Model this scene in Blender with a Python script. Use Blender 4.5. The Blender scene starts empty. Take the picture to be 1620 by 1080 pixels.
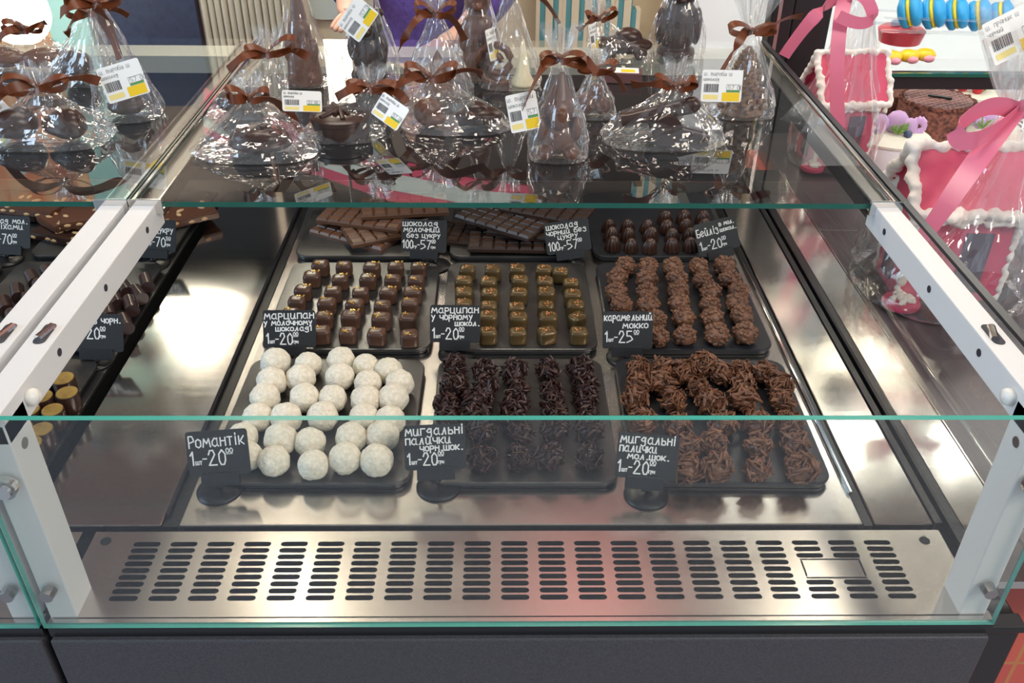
import bpy, bmesh, math, random
from mathutils import Vector, Matrix, noise
random.seed(7)
S = bpy.context.scene
C = S.collection
PI = math.pi
ZD = 0.90                       # height of the steel deck above the floor

# ---------------------------------------------------------------- camera
F, PITCH, YAW, ROLL = 1427.0, 0.5879, 0.0173, 0.0103
CAM = Vector((0, 0, ZD + .75))
FW = Vector((math.sin(YAW)*math.cos(PITCH), math.cos(YAW)*math.cos(PITCH), -math.sin(PITCH)))
RT0 = Vector((math.cos(YAW), -math.sin(YAW), 0)); UP0 = RT0.cross(FW)
RT = RT0*math.cos(ROLL) + UP0*math.sin(ROLL); UP = UP0*math.cos(ROLL) - RT0*math.sin(ROLL)
cd = bpy.data.cameras.new('camera'); cam = bpy.data.objects.new('camera', cd); C.objects.link(cam)
cd.sensor_width = 36; cd.lens = 36*F/1620; cd.clip_start = .02
M = Matrix((RT, UP, -FW)).transposed().to_4x4(); M.translation = CAM
cam.matrix_world = M
S.camera = cam

# ---------------------------------------------------------------- world, exposure, lights
S.view_settings.view_transform = 'Standard'; S.view_settings.look = 'None'
S.view_settings.gamma = 1; S.view_settings.use_curve_mapping = False
S.view_settings.exposure = 0.12
S.cycles.transparent_max_bounces = 40; S.cycles.max_bounces = 10
S.cycles.use_denoising = True
W = bpy.data.worlds.new('daylight'); S.world = W; W.use_nodes = True
bg = W.node_tree.nodes['Background']; bg.inputs[0].default_value = (.72, .86, 1.0, 1); bg.inputs[1].default_value = .55

def area_light(name, loc, target, size, power, col):
    l = bpy.data.lights.new(name, 'AREA'); l.shape = 'RECTANGLE'; l.size, l.size_y = size; l.energy = power; l.color = col
    o = bpy.data.objects.new(name, l); C.objects.link(o); o.location = loc
    o.rotation_euler = (Vector(target)-Vector(loc)).to_track_quat('-Z', 'Y').to_euler()
    return o
area_light('ceiling_spot', (-.80, 2.45, 3.22), (-.2, 1.1, ZD), (.07, .7), 5, (1, .86, .66))
area_light('ceiling_spot', (1.28, 2.45, 3.22), (.3, 1.1, ZD), (.07, .6), 4, (1, .88, .7))
area_light('added_back_fill', (-.3, 1.5, 3.25), (-.2, 3.1, 1.5), (1.6, .4), 45, (1, .9, .78))  # added fill that brightens the partition and banners behind the case
area_light('added_counter_fill', (2.4, -.6, 2.6), (1.1, 1.0, .6), (.6, .6), 26, (1, .9, .82))  # added fill for the dark tiles under the right counter
area_light('shopfront_daylight', (-3.2, .1, 2.3), (.3, .9, ZD), (1.8, 1.6), 60, (.56, .77, 1))
area_light('added_front_fill', (1.5, -.7, 3.2), (.1, 1.0, ZD), (.9, .9), 28, (1, .88, .74))  # added warm fill from behind the camera, for front panel and sweets

# ---------------------------------------------------------------- helpers
def on(px, py, z=None, y=None, x=None):
    """point of the place seen at photograph pixel (px,py) on a horizontal plane z, or upright plane y / x"""
    d = FW + RT*((px-810)/F) - UP*((py-540)/F)
    t = (z-CAM.z)/d.z if z is not None else ((y-CAM.y)/d.y if y is not None else (x-CAM.x)/d.x)
    return CAM + d*t

def nbm(): return bmesh.new()
def box(bm, x0, x1, y0, y1, z0, z1, mi=0, mat=None):
    vs = [bm.verts.new((x, y, z)) for z in (z0, z1) for y in (y0, y1) for x in (x0, x1)]
    if mat: 
        for v in vs: v.co = mat @ v.co
    for f in ((0, 2, 3, 1), (4, 5, 7, 6), (0, 1, 5, 4), (2, 6, 7, 3), (0, 4, 6, 2), (1, 3, 7, 5)):
        bm.faces.new([vs[i] for i in f]).material_index = mi
    return vs
def prism(bm, pts, z0, z1, mat=None, mi=0):
    lo = [bm.verts.new((p[0], p[1], z0)) for p in pts]; hi = [bm.verts.new((p[0], p[1], z1)) for p in pts]
    n = len(pts)
    bm.faces.new(hi).material_index = mi; bm.faces.new(lo[::-1]).material_index = mi
    for i in range(n): bm.faces.new((lo[i], lo[(i+1) % n], hi[(i+1) % n], hi[i])).material_index = mi
    if mat:
        for v in lo+hi: v.co = mat @ v.co
def rrect(w, d, r, n=6):
    out = []
    for cx, cy, a0 in ((w/2-r, d/2-r, 0), (-w/2+r, d/2-r, 90), (-w/2+r, -d/2+r, 180), (w/2-r, -d/2+r, 270)):
        for i in range(n+1):
            a = math.radians(a0+90*i/n); out.append((cx+r*math.cos(a), cy+r*math.sin(a)))
    return out
def cyl(bm, p0, p1, r0, r1=None, n=16, cap=True, mi=0):
    p0, p1 = Vector(p0), Vector(p1); r1 = r0 if r1 is None else r1
    q = (p1-p0).to_track_quat('Z', 'Y')
    a = [bm.verts.new(p0+q @ Vector((r0*math.cos(2*PI*i/n), r0*math.sin(2*PI*i/n), 0))) for i in range(n)]
    b = [bm.verts.new(p1+q @ Vector((r1*math.cos(2*PI*i/n), r1*math.sin(2*PI*i/n), 0))) for i in range(n)]
    for i in range(n): bm.faces.new((a[i], a[(i+1) % n], b[(i+1) % n], b[i])).material_index = mi
    if cap: bm.faces.new(a[::-1]).material_index = mi; bm.faces.new(b).material_index = mi
def lathe(bm, prof, n=24, c=(0, 0, 0), sx=1, sy=1, mi=0):
    c = Vector(c); rings = []
    for r, z in prof:
        rings.append([bm.verts.new(c+Vector((sx*r*math.cos(2*PI*i/n), sy*r*math.sin(2*PI*i/n), z))) for i in range(n)])
    for a, b in zip(rings, rings[1:]):
        for i in range(n): bm.faces.new((a[i], a[(i+1) % n], b[(i+1) % n], b[i])).material_index = mi
    bm.faces.new(rings[0][::-1]).material_index = mi; bm.faces.new(rings[-1]).material_index = mi
def ball(bm, c, r, sub=2, mi=0, rot=None):
    r = r if isinstance(r, (tuple, list)) else (r, r, r)
    m = Matrix.Translation(c) @ (rot.to_4x4() if rot else Matrix.Identity(4)) @ Matrix.Diagonal((*r, 1))
    g = bmesh.ops.create_icosphere(bm, subdivisions=sub, radius=1, matrix=m)
    for v in g['verts']:
        for f in v.link_faces: f.material_index = mi
    return g['verts']
def tube(bm, pts, r, n=8, mi=0):
    pts = [Vector(p) for p in pts]; rings = []
    for i, p in enumerate(pts):
        t = (pts[min(i+1, len(pts)-1)]-pts[max(i-1, 0)]).normalized(); q = t.to_track_quat('Z', 'Y')
        rr = r[i] if isinstance(r, (list, tuple)) else r
        rings.append([bm.verts.new(p+q @ Vector((rr*math.cos(2*PI*k/n), rr*math.sin(2*PI*k/n), 0))) for k in range(n)])
    for a, b in zip(rings, rings[1:]):
        for k in range(n): bm.faces.new((a[k], a[(k+1) % n], b[(k+1) % n], b[k])).material_index = mi
    bm.faces.new(rings[0][::-1]); bm.faces.new(rings[-1])
def strip(bm, pts, wdir, w, th=.0006):
    """a ribbon: centre line pts, width w along wdir (one vector or a list)"""
    pts = [Vector(p) for p in pts]; n = len(pts); prev = None
    for i, p in enumerate(pts):
        wd = Vector(wdir[i] if isinstance(wdir, list) else wdir).normalized()
        t = (pts[min(i+1, n-1)]-pts[max(i-1, 0)]).normalized()
        wd = (wd-t*wd.dot(t)).normalized(); nn = t.cross(wd)
        ww = w[i] if isinstance(w, list) else w
        q = [bm.verts.new(p+wd*s*ww/2+nn*k*th/2) for s, k in ((-1, -1), (1, -1), (1, 1), (-1, 1))]
        if prev:
            for k in range(4): bm.faces.new((prev[k], prev[(k+1) % 4], q[(k+1) % 4], q[k]))
        else: bm.faces.new(q[::-1])
        prev = q
    bm.faces.new(prev)
def mesh(name, bm, mats, smooth=False, autosmooth=None):
    bmesh.ops.recalc_face_normals(bm, faces=bm.faces[:])
    me = bpy.data.meshes.new(name); bm.to_mesh(me); bm.free()
    for m in (mats if isinstance(mats, (list, tuple)) else [mats]): me.materials.append(m)
    if smooth: me.polygons.foreach_set('use_smooth', [True]*len(me.polygons))
    if autosmooth: me.set_sharp_from_angle(angle=math.radians(autosmooth))
    return me
def link(name, me, parent=None, loc=None, rot=None):
    o = bpy.data.objects.new(name, me); C.objects.link(o)
    if parent: o.parent = parent
    if loc is not None: o.location = loc
    if rot is not None: o.rotation_euler = rot
    return o
def part(name, bm, mats, parent, smooth=False, autosmooth=None, world=False, bevel=0):
    me = mesh(name, bm, mats, smooth, autosmooth)
    o = link(name, me, parent)
    if world and parent is not None:
        p = parent; off = Vector()
        inv = Matrix.Identity(4); chain = []
        while p: chain.append(p.matrix_basis.copy()); p = p.parent
        tot = Matrix.Identity(4)
        for m in chain[::-1]: tot = tot @ m
        me.transform(tot.inverted())
    if bevel:
        b = o.modifiers.new('bevel', 'BEVEL'); b.width = bevel; b.segments = 2; b.limit_method = 'ANGLE'
    return o
def tag(o, label, cat, group=None):
    o['label'] = label; o['category'] = cat
    if group: o['group'] = group
    return o
def thing(name, label, cat, loc=(0, 0, 0), rz=0, group=None):
    o = bpy.data.objects.new(name, None); C.objects.link(o); o.empty_display_size = .02
    o.location = loc; o.rotation_euler = (0, 0, rz)
    return tag(o, label, cat, group)
def solid(name, bm, mats, label, cat, group=None, origin=None, **k):
    """a thing that is one mesh, built in world coordinates"""
    me = mesh(name, bm, mats, k.get('smooth', False), k.get('autosmooth'))
    o = link(name, me)
    if origin is not None: me.transform(Matrix.Translation(-Vector(origin))); o.location = origin
    return tag(o, label, cat, group)
def structure(name, bm, mats):
    o = link(name, mesh(name, bm, mats)); o['kind'] = 'structure'; return o

# ---------------------------------------------------------------- materials
def mat(name, col, rough=.5, metal=0, spec=.5, **k):
    m = bpy.data.materials.new(name); m.use_nodes = True
    p = m.node_tree.nodes['Principled BSDF']
    p.inputs['Base Color'].default_value = (*col, 1); p.inputs['Roughness'].default_value = rough
    p.inputs['Metallic'].default_value = metal; p.inputs['Specular IOR Level'].default_value = spec
    if 'coat' in k: p.inputs['Coat Weight'].default_value = k['coat']; p.inputs['Coat Roughness'].default_value = .1
    if 'sss' in k: p.inputs['Subsurface Weight'].default_value = k['sss']; p.inputs['Subsurface Radius'].default_value = (.01, .006, .004)
    if 'aniso' in k: p.inputs['Anisotropic'].default_value = k['aniso']
    if 'emit' in k:
        p.inputs['Emission Color'].default_value = (*k.get('ecol', col), 1); p.inputs['Emission Strength'].default_value = k['emit']
    return m
def nodes(m): return m.node_tree.nodes, m.node_tree.links, m.node_tree.nodes['Principled BSDF']
def add_noise(m, scale, lo, hi, c0=None, c1=None, bump=0, bscale=None, stretch=(1, 1, 1), rough=None, detail=4):
    N, L, p = nodes(m)
    tc = N.new('ShaderNodeTexCoord'); mp = N.new('ShaderNodeMapping'); mp.inputs['Scale'].default_value = stretch
    L.new(tc.outputs['Object'], mp.inputs['Vector'])
    nz = N.new('ShaderNodeTexNoise'); nz.inputs['Scale'].default_value = scale; nz.inputs['Detail'].default_value = detail
    L.new(mp.outputs[0], nz.inputs['Vector'])
    if c0:
        r = N.new('ShaderNodeValToRGB'); r.color_ramp.elements[0].position = lo; r.color_ramp.elements[1].position = hi
        r.color_ramp.elements[0].color = (*c0, 1); r.color_ramp.elements[1].color = (*c1, 1)
        L.new(nz.outputs[0], r.inputs[0]); L.new(r.outputs[0], p.inputs['Base Color'])
    if rough:
        mr = N.new('ShaderNodeMapRange'); mr.inputs[3].default_value = rough[0]; mr.inputs[4].default_value = rough[1]
        L.new(nz.outputs[0], mr.inputs[0]); L.new(mr.outputs[0], p.inputs['Roughness'])
    if bump:
        b = N.new('ShaderNodeBump'); b.inputs['Strength'].default_value = bump; b.inputs['Distance'].default_value = .002
        if bscale:
            nz2 = N.new('ShaderNodeTexNoise'); nz2.inputs['Scale'].default_value = bscale; nz2.inputs['Detail'].default_value = 5
            L.new(mp.outputs[0], nz2.inputs['Vector']); L.new(nz2.outputs[0], b.inputs['Height'])
        else: L.new(nz.outputs[0], b.inputs['Height'])
        L.new(b.outputs[0], p.inputs['Normal'])
    return m
def clear(name, tint, rough, f0, f1, power, veil=0, bump=0, bscale=60, stretch=(1, 1, 1)):
    """a clear sheet: transparent with a mirror coat that grows towards grazing angles"""
    m = bpy.data.materials.new(name); m.use_nodes = True; N = m.node_tree.nodes; L = m.node_tree.links; N.clear()
    out = N.new('ShaderNodeOutputMaterial'); tr = N.new('ShaderNodeBsdfTransparent'); gl = N.new('ShaderNodeBsdfGlossy')
    tr.inputs[0].default_value = (*tint, 1); gl.inputs['Roughness'].default_value = rough; gl.inputs[0].default_value = (1, 1, 1, 1)
    lw = N.new('ShaderNodeLayerWeight'); lw.inputs[0].default_value = .5
    pw = N.new('ShaderNodeMath'); pw.operation = 'POWER'; pw.inputs[1].default_value = power
    L.new(lw.outputs['Facing'], pw.inputs[0])
    mr = N.new('ShaderNodeMapRange'); mr.inputs[3].default_value = f0; mr.inputs[4].default_value = f1
    L.new(pw.outputs[0], mr.inputs[0])
    mx = N.new('ShaderNodeMixShader'); L.new(mr.outputs[0], mx.inputs[0])
    base = tr.outputs[0]
    if veil:
        df = N.new('ShaderNodeBsdfTranslucent'); df.inputs[0].default_value = (1, 1, 1, 1)
        d2 = N.new('ShaderNodeBsdfDiffuse'); d2.inputs[0].default_value = (1, 1, 1, 1)
        m0 = N.new('ShaderNodeMixShader'); L.new(df.outputs[0], m0.inputs[1]); L.new(d2.outputs[0], m0.inputs[2])
        m1 = N.new('ShaderNodeMixShader'); m1.inputs[0].default_value = veil
        L.new(base, m1.inputs[1]); L.new(m0.outputs[0], m1.inputs[2]); base = m1.outputs[0]
    L.new(base, mx.inputs[1]); L.new(gl.outputs[0], mx.inputs[2]); L.new(mx.outputs[0], out.inputs[0])
    if bump:
        tc = N.new('ShaderNodeTexCoord'); nz = N.new('ShaderNodeTexNoise'); nz.inputs['Scale'].default_value = bscale
        b = N.new('ShaderNodeBump'); b.inputs['Strength'].default_value = bump; b.inputs['Distance'].default_value = .01
        mp = N.new('ShaderNodeMapping'); mp.inputs['Scale'].default_value = stretch
        L.new(tc.outputs['Object'], mp.inputs[0]); L.new(mp.outputs[0], nz.inputs['Vector']); L.new(nz.outputs[0], b.inputs['Height'])
        L.new(b.outputs[0], gl.inputs['Normal']); L.new(b.outputs[0], lw.inputs['Normal'])
    return m

STEEL = add_noise(mat('brushed_steel', (.60, .57, .545), .26, 1), 18, 0, 1, stretch=(.15, 9, 1), rough=(.21, .27), detail=2)
STEELP = add_noise(mat('smooth_steel', (.62, .59, .56), .14, 1), 14, 0, 1, stretch=(.15, 7, 1), rough=(.10, .16), detail=2)
STEEL_DK = mat('satin_steel', (.42, .39, .38), .3, 1)
CHROME = mat('polished_steel', (.75, .73, .7), .12, 1)
WHITE_M = mat('white_powder_coat', (.70, .69, .68), .45)
BLACK = mat('black_plastic', (.012, .012, .014), .35)
BLACKM = mat('black_rubber', (.008, .008, .008), .7)
CHARCOAL = add_noise(mat('charcoal_panel', (.055, .054, .06), .45), 600, .4, .6, (.045, .045, .052), (.065, .064, .07), bump=.05)
DARKIN = mat('dark_inside', (.01, .01, .011), .8)
SLATE = add_noise(mat('slate', (.03, .028, .027), .38, spec=.9), 24, .3, .7, (.018, .017, .017), (.05, .046, .042), bump=.13, bscale=130, rough=(.24, .38))
SMOOTHSLATE = mat('smooth_black_board', (.016, .017, .022), .38)
GLASS = clear('clear_glass', (.94, .965, .95), .0, .085, .95, 3.4)
GLASS_IN = clear('clear_glass_inner', (.985, .995, .99), .0, .0, .02, 5)
GLASS_EDGE = mat('green_glass_edge', (.004, .10, .073), .12, spec=.8)
TEAL_EDGE = mat('teal_glass_edge', (.05, .36, .29), .2, spec=.8)
CELLO = clear('cellophane', (.985, .985, .98), .05, .07, .85, 2.2, veil=.04, bump=.5, bscale=42, stretch=(1, 1, .22))
WRAP = clear('crinkly_cellophane', (.98, .98, .975), .07, .09, .85, 1.9, veil=.075, bump=.7, bscale=34, stretch=(1, 1, .22))
CHOC = mat('dark_chocolate', (.038, .017, .012), .3)
MILK = mat('milk_chocolate', (.125, .05, .028), .34)
MARZ = add_noise(mat('marzipan_milk_coating', (.10, .048, .03), .28), 30, .3, .7, (.055, .026, .018), (.13, .066, .042))
BRONZE = add_noise(mat('bronze_dusted_chocolate', (.12, .075, .03), .3, .35), 30, .3, .7, (.075, .045, .018), (.2, .13, .05))
CLUSTER_D = add_noise(mat('dark_cluster', (.04, .014, .011), .38), 60, .35, .7, (.022, .009, .008), (.062, .022, .017))
CLUSTER_M = add_noise(mat('milk_cluster', (.16, .06, .028), .42), 60, .3, .7, (.09, .033, .017), (.25, .105, .05))
MOCHA = add_noise(mat('mocha_cluster', (.17, .07, .035), .45), 90, .3, .7, (.085, .034, .018), (.24, .105, .055), bump=.4, bscale=200)
COCO = add_noise(mat('coconut_flakes', (.8, .74, .62), .8, sss=.2), 220, .3, .7, (.68, .61, .48), (.87, .82, .70), bump=.9, bscale=260)
GOLD = mat('gold_flake', (.8, .48, .12), .35, .6)
COPPER = mat('copper_flake', (.75, .34, .13), .4, .5)
GOLDTOP = add_noise(mat('gold_dusted_top', (.42, .27, .07), .4, .6), 60, .3, .7, (.3, .18, .05), (.52, .36, .1))
ALMOND = mat('almond', (.62, .4, .2), .55)
RIBBON = mat('brown_satin_ribbon', (.135, .033, .009), .34, spec=.35)
PINKRIB = mat('pink_satin_ribbon', (.68, .16, .26), .32, spec=.6)
PAPER = mat('white_paper', (.86, .85, .82), .6)
YELLOW = mat('yellow_print', (.85, .56, .01), .6)
YELLOWP = mat('pale_yellow_print', (.85, .7, .25), .6)
GREENP = mat('green_print', (.1, .3, .08), .6)
INK = mat('black_ink', (.03, .03, .04), .6)
CHALK = mat('white_chalk', (.85, .84, .82), .8)
CARD = mat('black_card', (.016, .016, .018), .45)
PINKDOUGH = add_noise(mat('pink_glazed_gingerbread', (.6, .06, .13), .4), 20, .3, .7, (.52, .045, .1), (.68, .08, .17))
ICING = add_noise(mat('white_icing', (.85, .79, .72), .6, sss=.1), 50, .3, .7, (.8, .73, .65), (.9, .86, .8))
WALLM = add_noise(mat('cream_plaster', (.62, .54, .40), .8), 12, .3, .7, (.58, .5, .37), (.66, .58, .44))
CEILM = mat('pale_ceiling', (.27, .25, .235), .8)
WALLD = mat('dark_brown_wall', (.06, .05, .047), .8)

# ================================================================ the room
def tiles_mat():
    m = mat('terracotta_tiles', (.55, .11, .06), .4); N, L, p = nodes(m)
    tc = N.new('ShaderNodeTexCoord'); mp = N.new('ShaderNodeMapping'); mp.inputs['Rotation'].default_value = (0, 0, .5)
    b = N.new('ShaderNodeTexBrick'); b.offset = 0; b.inputs['Scale'].default_value = 1
    b.inputs['Brick Width'].default_value = .3; b.inputs['Row Height'].default_value = .3; b.inputs['Mortar Size'].default_value = .004
    b.inputs['Color1'].default_value = (.58, .115, .07, 1); b.inputs['Color2'].default_value = (.52, .09, .065, 1); b.inputs['Mortar'].default_value = (.45, .2, .08, 1)
    L.new(tc.outputs['Object'], mp.inputs[0]); L.new(mp.outputs[0], b.inputs['Vector']); L.new(b.outputs[0], p.inputs['Base Color'])
    return m
bm = nbm(); box(bm, -5, 5, -4, 5.6, -.1, 0); structure('floor', bm, tiles_mat())
bm = nbm(); box(bm, -2.2, 2.2, -3.2, .35, .0, .012); solid('added_floor_mat', bm, add_noise(mat('grey_mat', (.36, .37, .4), .9), 80, .3, .7, (.3, .31, .34), (.42, .43, .46)), 'added unseen grey floor mat that greys the reflection in the front glass', 'mat', origin=(0, -1.4, 0))  # unseen mat added so the front glass reflects grey, not red tiles
bm = nbm(); box(bm, -5, 5, 5.5, 5.6, 0, 3.3); structure('wall_back', bm, WALLD)
bm = nbm(); box(bm, -5, 5, .4, 5.6, 3.3, 3.4); structure('ceiling', bm, CEILM)

def led_panel(cx, cy, w, d, strength, col, label):
    t = thing('ceiling_light', label, 'ceiling light', (cx, cy, 3.27))
    bm = nbm(); box(bm, -w/2-.03, w/2+.03, -d/2-.03, d/2+.03, .0, .03); part('housing', bm, WHITE_M, t)
    bm = nbm(); box(bm, -w/2, w/2, -d/2, d/2, -.006, .0); part('diffuser', bm, mat('led_diffuser', (1, 1, 1), .5, emit=strength, ecol=col), t)
led_panel(-2.16, 5.0, .82, .82, 16, (1, .9, .72), 'square ceiling light mirrored in the steel left of the sweets')
led_panel(2.08, 4.58, .68, .56, 13, (1, .9, .7), 'square ceiling light mirrored in the steel right of the sweets')
led_panel(-1.0, 4.6, .8, .8, 34, (1, .9, .72), 'far square ceiling light mirrored in the sheen of the left slates')
led_panel(-.72, 3.85, .5, .4, 10, (1, .9, .72), 'near square ceiling light mirrored in the sheen of the front left slate')

# ================================================================ display cases
XL, XR, YF, YT, YB, ZT = -.462, .5105, .613, 1.0445, 1.785, .264   # seam, right side, glass front, top glass front and back, glass height
def zz(z): return ZD+z
def glass_slab(name, x0, x1, y0, y1, z0, z1, outer, root, edge=GLASS_EDGE):
    bm = nbm(); box(bm, x0, x1, y0, y1, z0, z1)
    o = part(name, bm, [GLASS, GLASS_IN, edge], root, world=True)
    me = o.data
    for p in me.polygons:
        n = p.normal; ax = max(range(3), key=lambda i: abs(n[i])); thin = min(range(3), key=lambda i: (x1-x0, y1-y0, z1-z0)[i])
        if ax != thin: p.material_index = 1 if (name == 'top_glass' and n.y > .5) or (name == 'side_glass' and n.z < -.5) else 2
        else: p.material_index = 0 if n[ax]*outer > 0 else 1
    return o
def grille(bm, x0, x1, y0, y1, sx0, sx1, sy0, sy1, ncol, nrow, skip, z):
    """steel plate with real slots; cells between (sx0..sx1, sy0..sy1)"""
    px = (sx1-sx0)/ncol; py = (sy1-sy0)/nrow; a = px*.5-.0055; r = .0034; dep = .002
    def q(*pts): bm.faces.new([bm.verts.new(p) for p in pts])
    for fx0, fx1, fy0, fy1 in ((x0, x1, y0, sy0), (x0, x1, sy1, y1), (x0, sx0, sy0, sy1), (sx1, x1, sy0, sy1)):
        q((fx0, fy0, z), (fx1, fy0, z), (fx1, fy1, z), (fx0, fy1, z))
    for i in range(ncol):
        for j in range(nrow):
            cx = sx0+px*(i+.5); cy = sy0+py*(j+.5); hx, hy = px/2, py/2
            if skip(i, j):
                q((cx-hx, cy-hy, z), (cx+hx, cy-hy, z), (cx+hx, cy+hy, z), (cx-hx, cy+hy, z)); continue
            inn = []; out = []
            for sgn, a0 in ((1, -90), (-1, 90)):
                for k in range(5):
                    t = math.radians(a0+45*k); inn.append((cx+sgn*(a-r)+r*math.cos(t), cy+r*math.sin(t)))
                for o in ((a-r, -hy), (hx, -hy), (hx, 0), (hx, hy), (a-r, hy)):
                    out.append((cx+sgn*o[0], cy+sgn*o[1]))
            n = len(inn)
            vi = [bm.verts.new((*p, z)) for p in inn]; vo = [bm.verts.new((*p, z)) for p in out]; vl = [bm.verts.new((*p, z-dep)) for p in inn]
            for k in range(n):
                k2 = (k+1) % n
                bm.faces.new((vo[k], vo[k2], vi[k2], vi[k])); bm.faces.new((vi[k], vi[k2], vl[k2], vl[k]))
def hole_disc(bm, x, y, z, r):
    lathe(bm, [(r, z), (r, z+.0006)], 20, (x, y, 0))

def build_case(xl, xr, label, main):
    R = thing('display_case', label, 'display case', ((xl+xr)/2, 1.2, 0))
    bm = nbm(); box(bm, xl+.002, xr, YF+.012, YB, .08, zz(-.03)); part('base_cabinet', bm, DARKIN, R, world=True)
    bm = nbm(); box(bm, xl+.004, xr-.002, YF-.012, YF+.01, .1, zz(-.019)); part('front_panel', bm, CHARCOAL, R, world=True, bevel=.002)
    bm = nbm(); box(bm, xl+.003, xr, YF-.006, YF+.008, zz(-.0185), zz(-.006)); part('front_trim', bm, BLACK, R, world=True)
    bm = nbm(); box(bm, xl+.003, xr, YF-.003, YF+.009, zz(-.0055), zz(-.001)); part('steel_lip', bm, STEEL, R, world=True)
    # slotted air grille
    bm = nbm(); s0 = xl+.049; s1 = xr-.063
    grille(bm, xl+.006, xr-.006, .616, .7345, s0, s1, .6355, .7215, 21, 9, (lambda i, j: i in (18, 19) and j in (3, 4, 5)) if main else (lambda i, j: False), zz(0))
    box(bm, xl+.006, xr-.006, .7345, .736, zz(-.012), zz(0))
    g = part('air_grille', bm, STEEL, R, world=True)
    bm = nbm(); hole_disc(bm, xl+.022, .7215, zz(0), .0058); hole_disc(bm, xr-.0285, .7195, zz(0), .0058)
    part('finger_hole', bm, DARKIN, g, world=True)
    if main:
        bm = nbm(); px = (s1-s0)/21; x0 = s0+18*px+.008; x1 = s0+20*px-.008
        for xa, xb, ya, yb in ((x0, x1, .665, .6662), (x0, x1, .6912, .6924), (x0, x0+.0016, .668, .690), (x1-.0016, x1, .668, .690)):
            box(bm, xa, xb, ya, yb, zz(0), zz(.0005))
        part('cut_out_slits', bm, DARKIN, g, world=True)
    # posts, rails
    for s in (-1, 1):
        xe = xl+.003 if s < 0 else xr-.005
        xi = xe+.028 if s < 0 else xe-.028
        a, b = min(xe, xi), max(xe, xi)
        bm = nbm(); box(bm, a, b, .617, .656, zz(-.004), zz(.25)); p = part('front_post', bm, WHITE_M, R, world=True, bevel=.0015)
        bm = nbm(); cx = (a+b)/2
        for z, r, l in ((.045, .0075, .012), ):
            cyl(bm, (cx, .6135, zz(z)), (cx, .6065-.004, zz(z)), r, r*.9, 8)
        part('bolt', bm, STEEL_DK, p, world=True)
        bm = nbm(); cyl(bm, (cx, .6135, zz(.185)), (cx, .605, zz(.185)), .011, .011, 20); cyl(bm, (cx, .605, zz(.185)), (cx, .601, zz(.185)), .0085, .0075, 20)
        part('glass_clamp', bm, CHROME, p, world=True)
        xs = xi+(.0006 if s < 0 else -.0006)
        bm = nbm(); cyl(bm, (xi, .636, zz(.215)), (xs, .636, zz(.215)), .0055, n=16); part('post_hole', bm, STEEL_DK, p, world=True)
        bm = nbm(); box(bm, a, b, .617, YT+.015, zz(.228), zz(.262)); r_ = part('side_rail', bm, WHITE_M, R, world=True, bevel=.0012)
        bm = nbm()
        for yy in (.735, .86, 1.0): cyl(bm, (xi, yy, zz(.247)), (xs, yy, zz(.247)), .0042, n=14)
        part('screw_hole', bm, INK, r_, world=True)
        bm = nbm(); pts = rrect(.012, .036, .0055)
        prism(bm, [(cx+p_[0], .745+p_[1]) for p_ in pts], zz(.2621), zz(.2627)); part('slot', bm, INK, r_, world=True)
        bm = nbm(); cyl(bm, (cx-.003, .735, zz(.2628)), (cx+.003, .757, zz(.2632)), .0042, n=10); part('slot_screw', bm, CHROME, r_, world=True)
        bm = nbm(); d = -1 if s > 0 else 1
        lathe(bm, [(.001, -.001), (.0075, .0), (.0085, .004), (.0075, .008), (.001, .010)], 16)
        bmesh.ops.transform(bm, matrix=Matrix.Translation((xi, .664, zz(.246))) @ Matrix.Rotation(d*PI/2, 4, 'Y'), verts=bm.verts)
        part('rubber_pin', bm, mat('white_plastic', (.82, .8, .74), .35), r_, smooth=True, world=True)
        bm = nbm(); box(bm, min(xe, xi), max(xe, xi), YT+.016, YB, zz(.236), zz(.257)); part('glass_support', bm, STEEL_DK, R, world=True)
        bm = nbm(); box(bm, xi-.0012, xi+.0012, YT+.012, YB, zz(.2572), zz(.2618)); part('support_edge', bm, CHROME, R, world=True)
        bm = nbm(); xc = xe+.017 if s < 0 else xe-.015
        box(bm, xc-.021, xc+.021, YT-.005, YT+.012, zz(.2505), zz(.256)); box(bm, xc-.021, xc+.021, YT-.007, YT-.0045, zz(.2505), zz(.27))
        part('glass_clip', bm, CHROME, R, world=True, bevel=.0008)
        bm = nbm(); box(bm, xe-.002, xe+.002, YT-.002, YB, zz(.2645), zz(.267)); part('edge_seal', bm, [CHROME], R, world=True)
    glass_slab('front_glass', xl+.001, xr-.001, YF-.008, YF-.002, zz(-.003), zz(.266), -1, R, TEAL_EDGE)
    # outward normal of the front sheet faces the customer (-Y)
    glass_slab('top_glass', xl+.002, xr-.001, YT, YB, zz(.257), zz(.264), 1, R)
    if main:
        glass_slab('side_glass', xr+.003, xr+.008, YF+.004, YB, zz(-.004), zz(.262), 1, R)
        bm = nbm(); box(bm, xr+.001, xr+.010, YF+.004, YB, zz(.262), zz(.2665)); part('side_seal', bm, BLACK, R, world=True)
        bm = nbm(); box(bm, xr-.0065, xr+.0025, .7455, YB, zz(-.02), zz(.0015)); box(bm, xr+.0085, xr+.022, .66, YB, zz(-.02), zz(.002)); part('side_channel', bm, BLACK, R, world=True)
        bm = nbm(); box(bm, xr+.004, xr+.041, YF+.004, YB, .02, zz(-.022)); box(bm, xr+.001, xr+.043, YF+.0, YF+.02, zz(-.028), zz(-.018))
        part('end_panel', bm, BLACK, R, world=True, bevel=.002)
    bm = nbm(); box(bm, xl+.01, xr-.005, YB-.09, YB-.02, zz(.225), zz(.2565)); part('rear_rail', bm, mat('pale_metal_rail', (.55, .54, .47), .4, .2), R, world=True)
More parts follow.
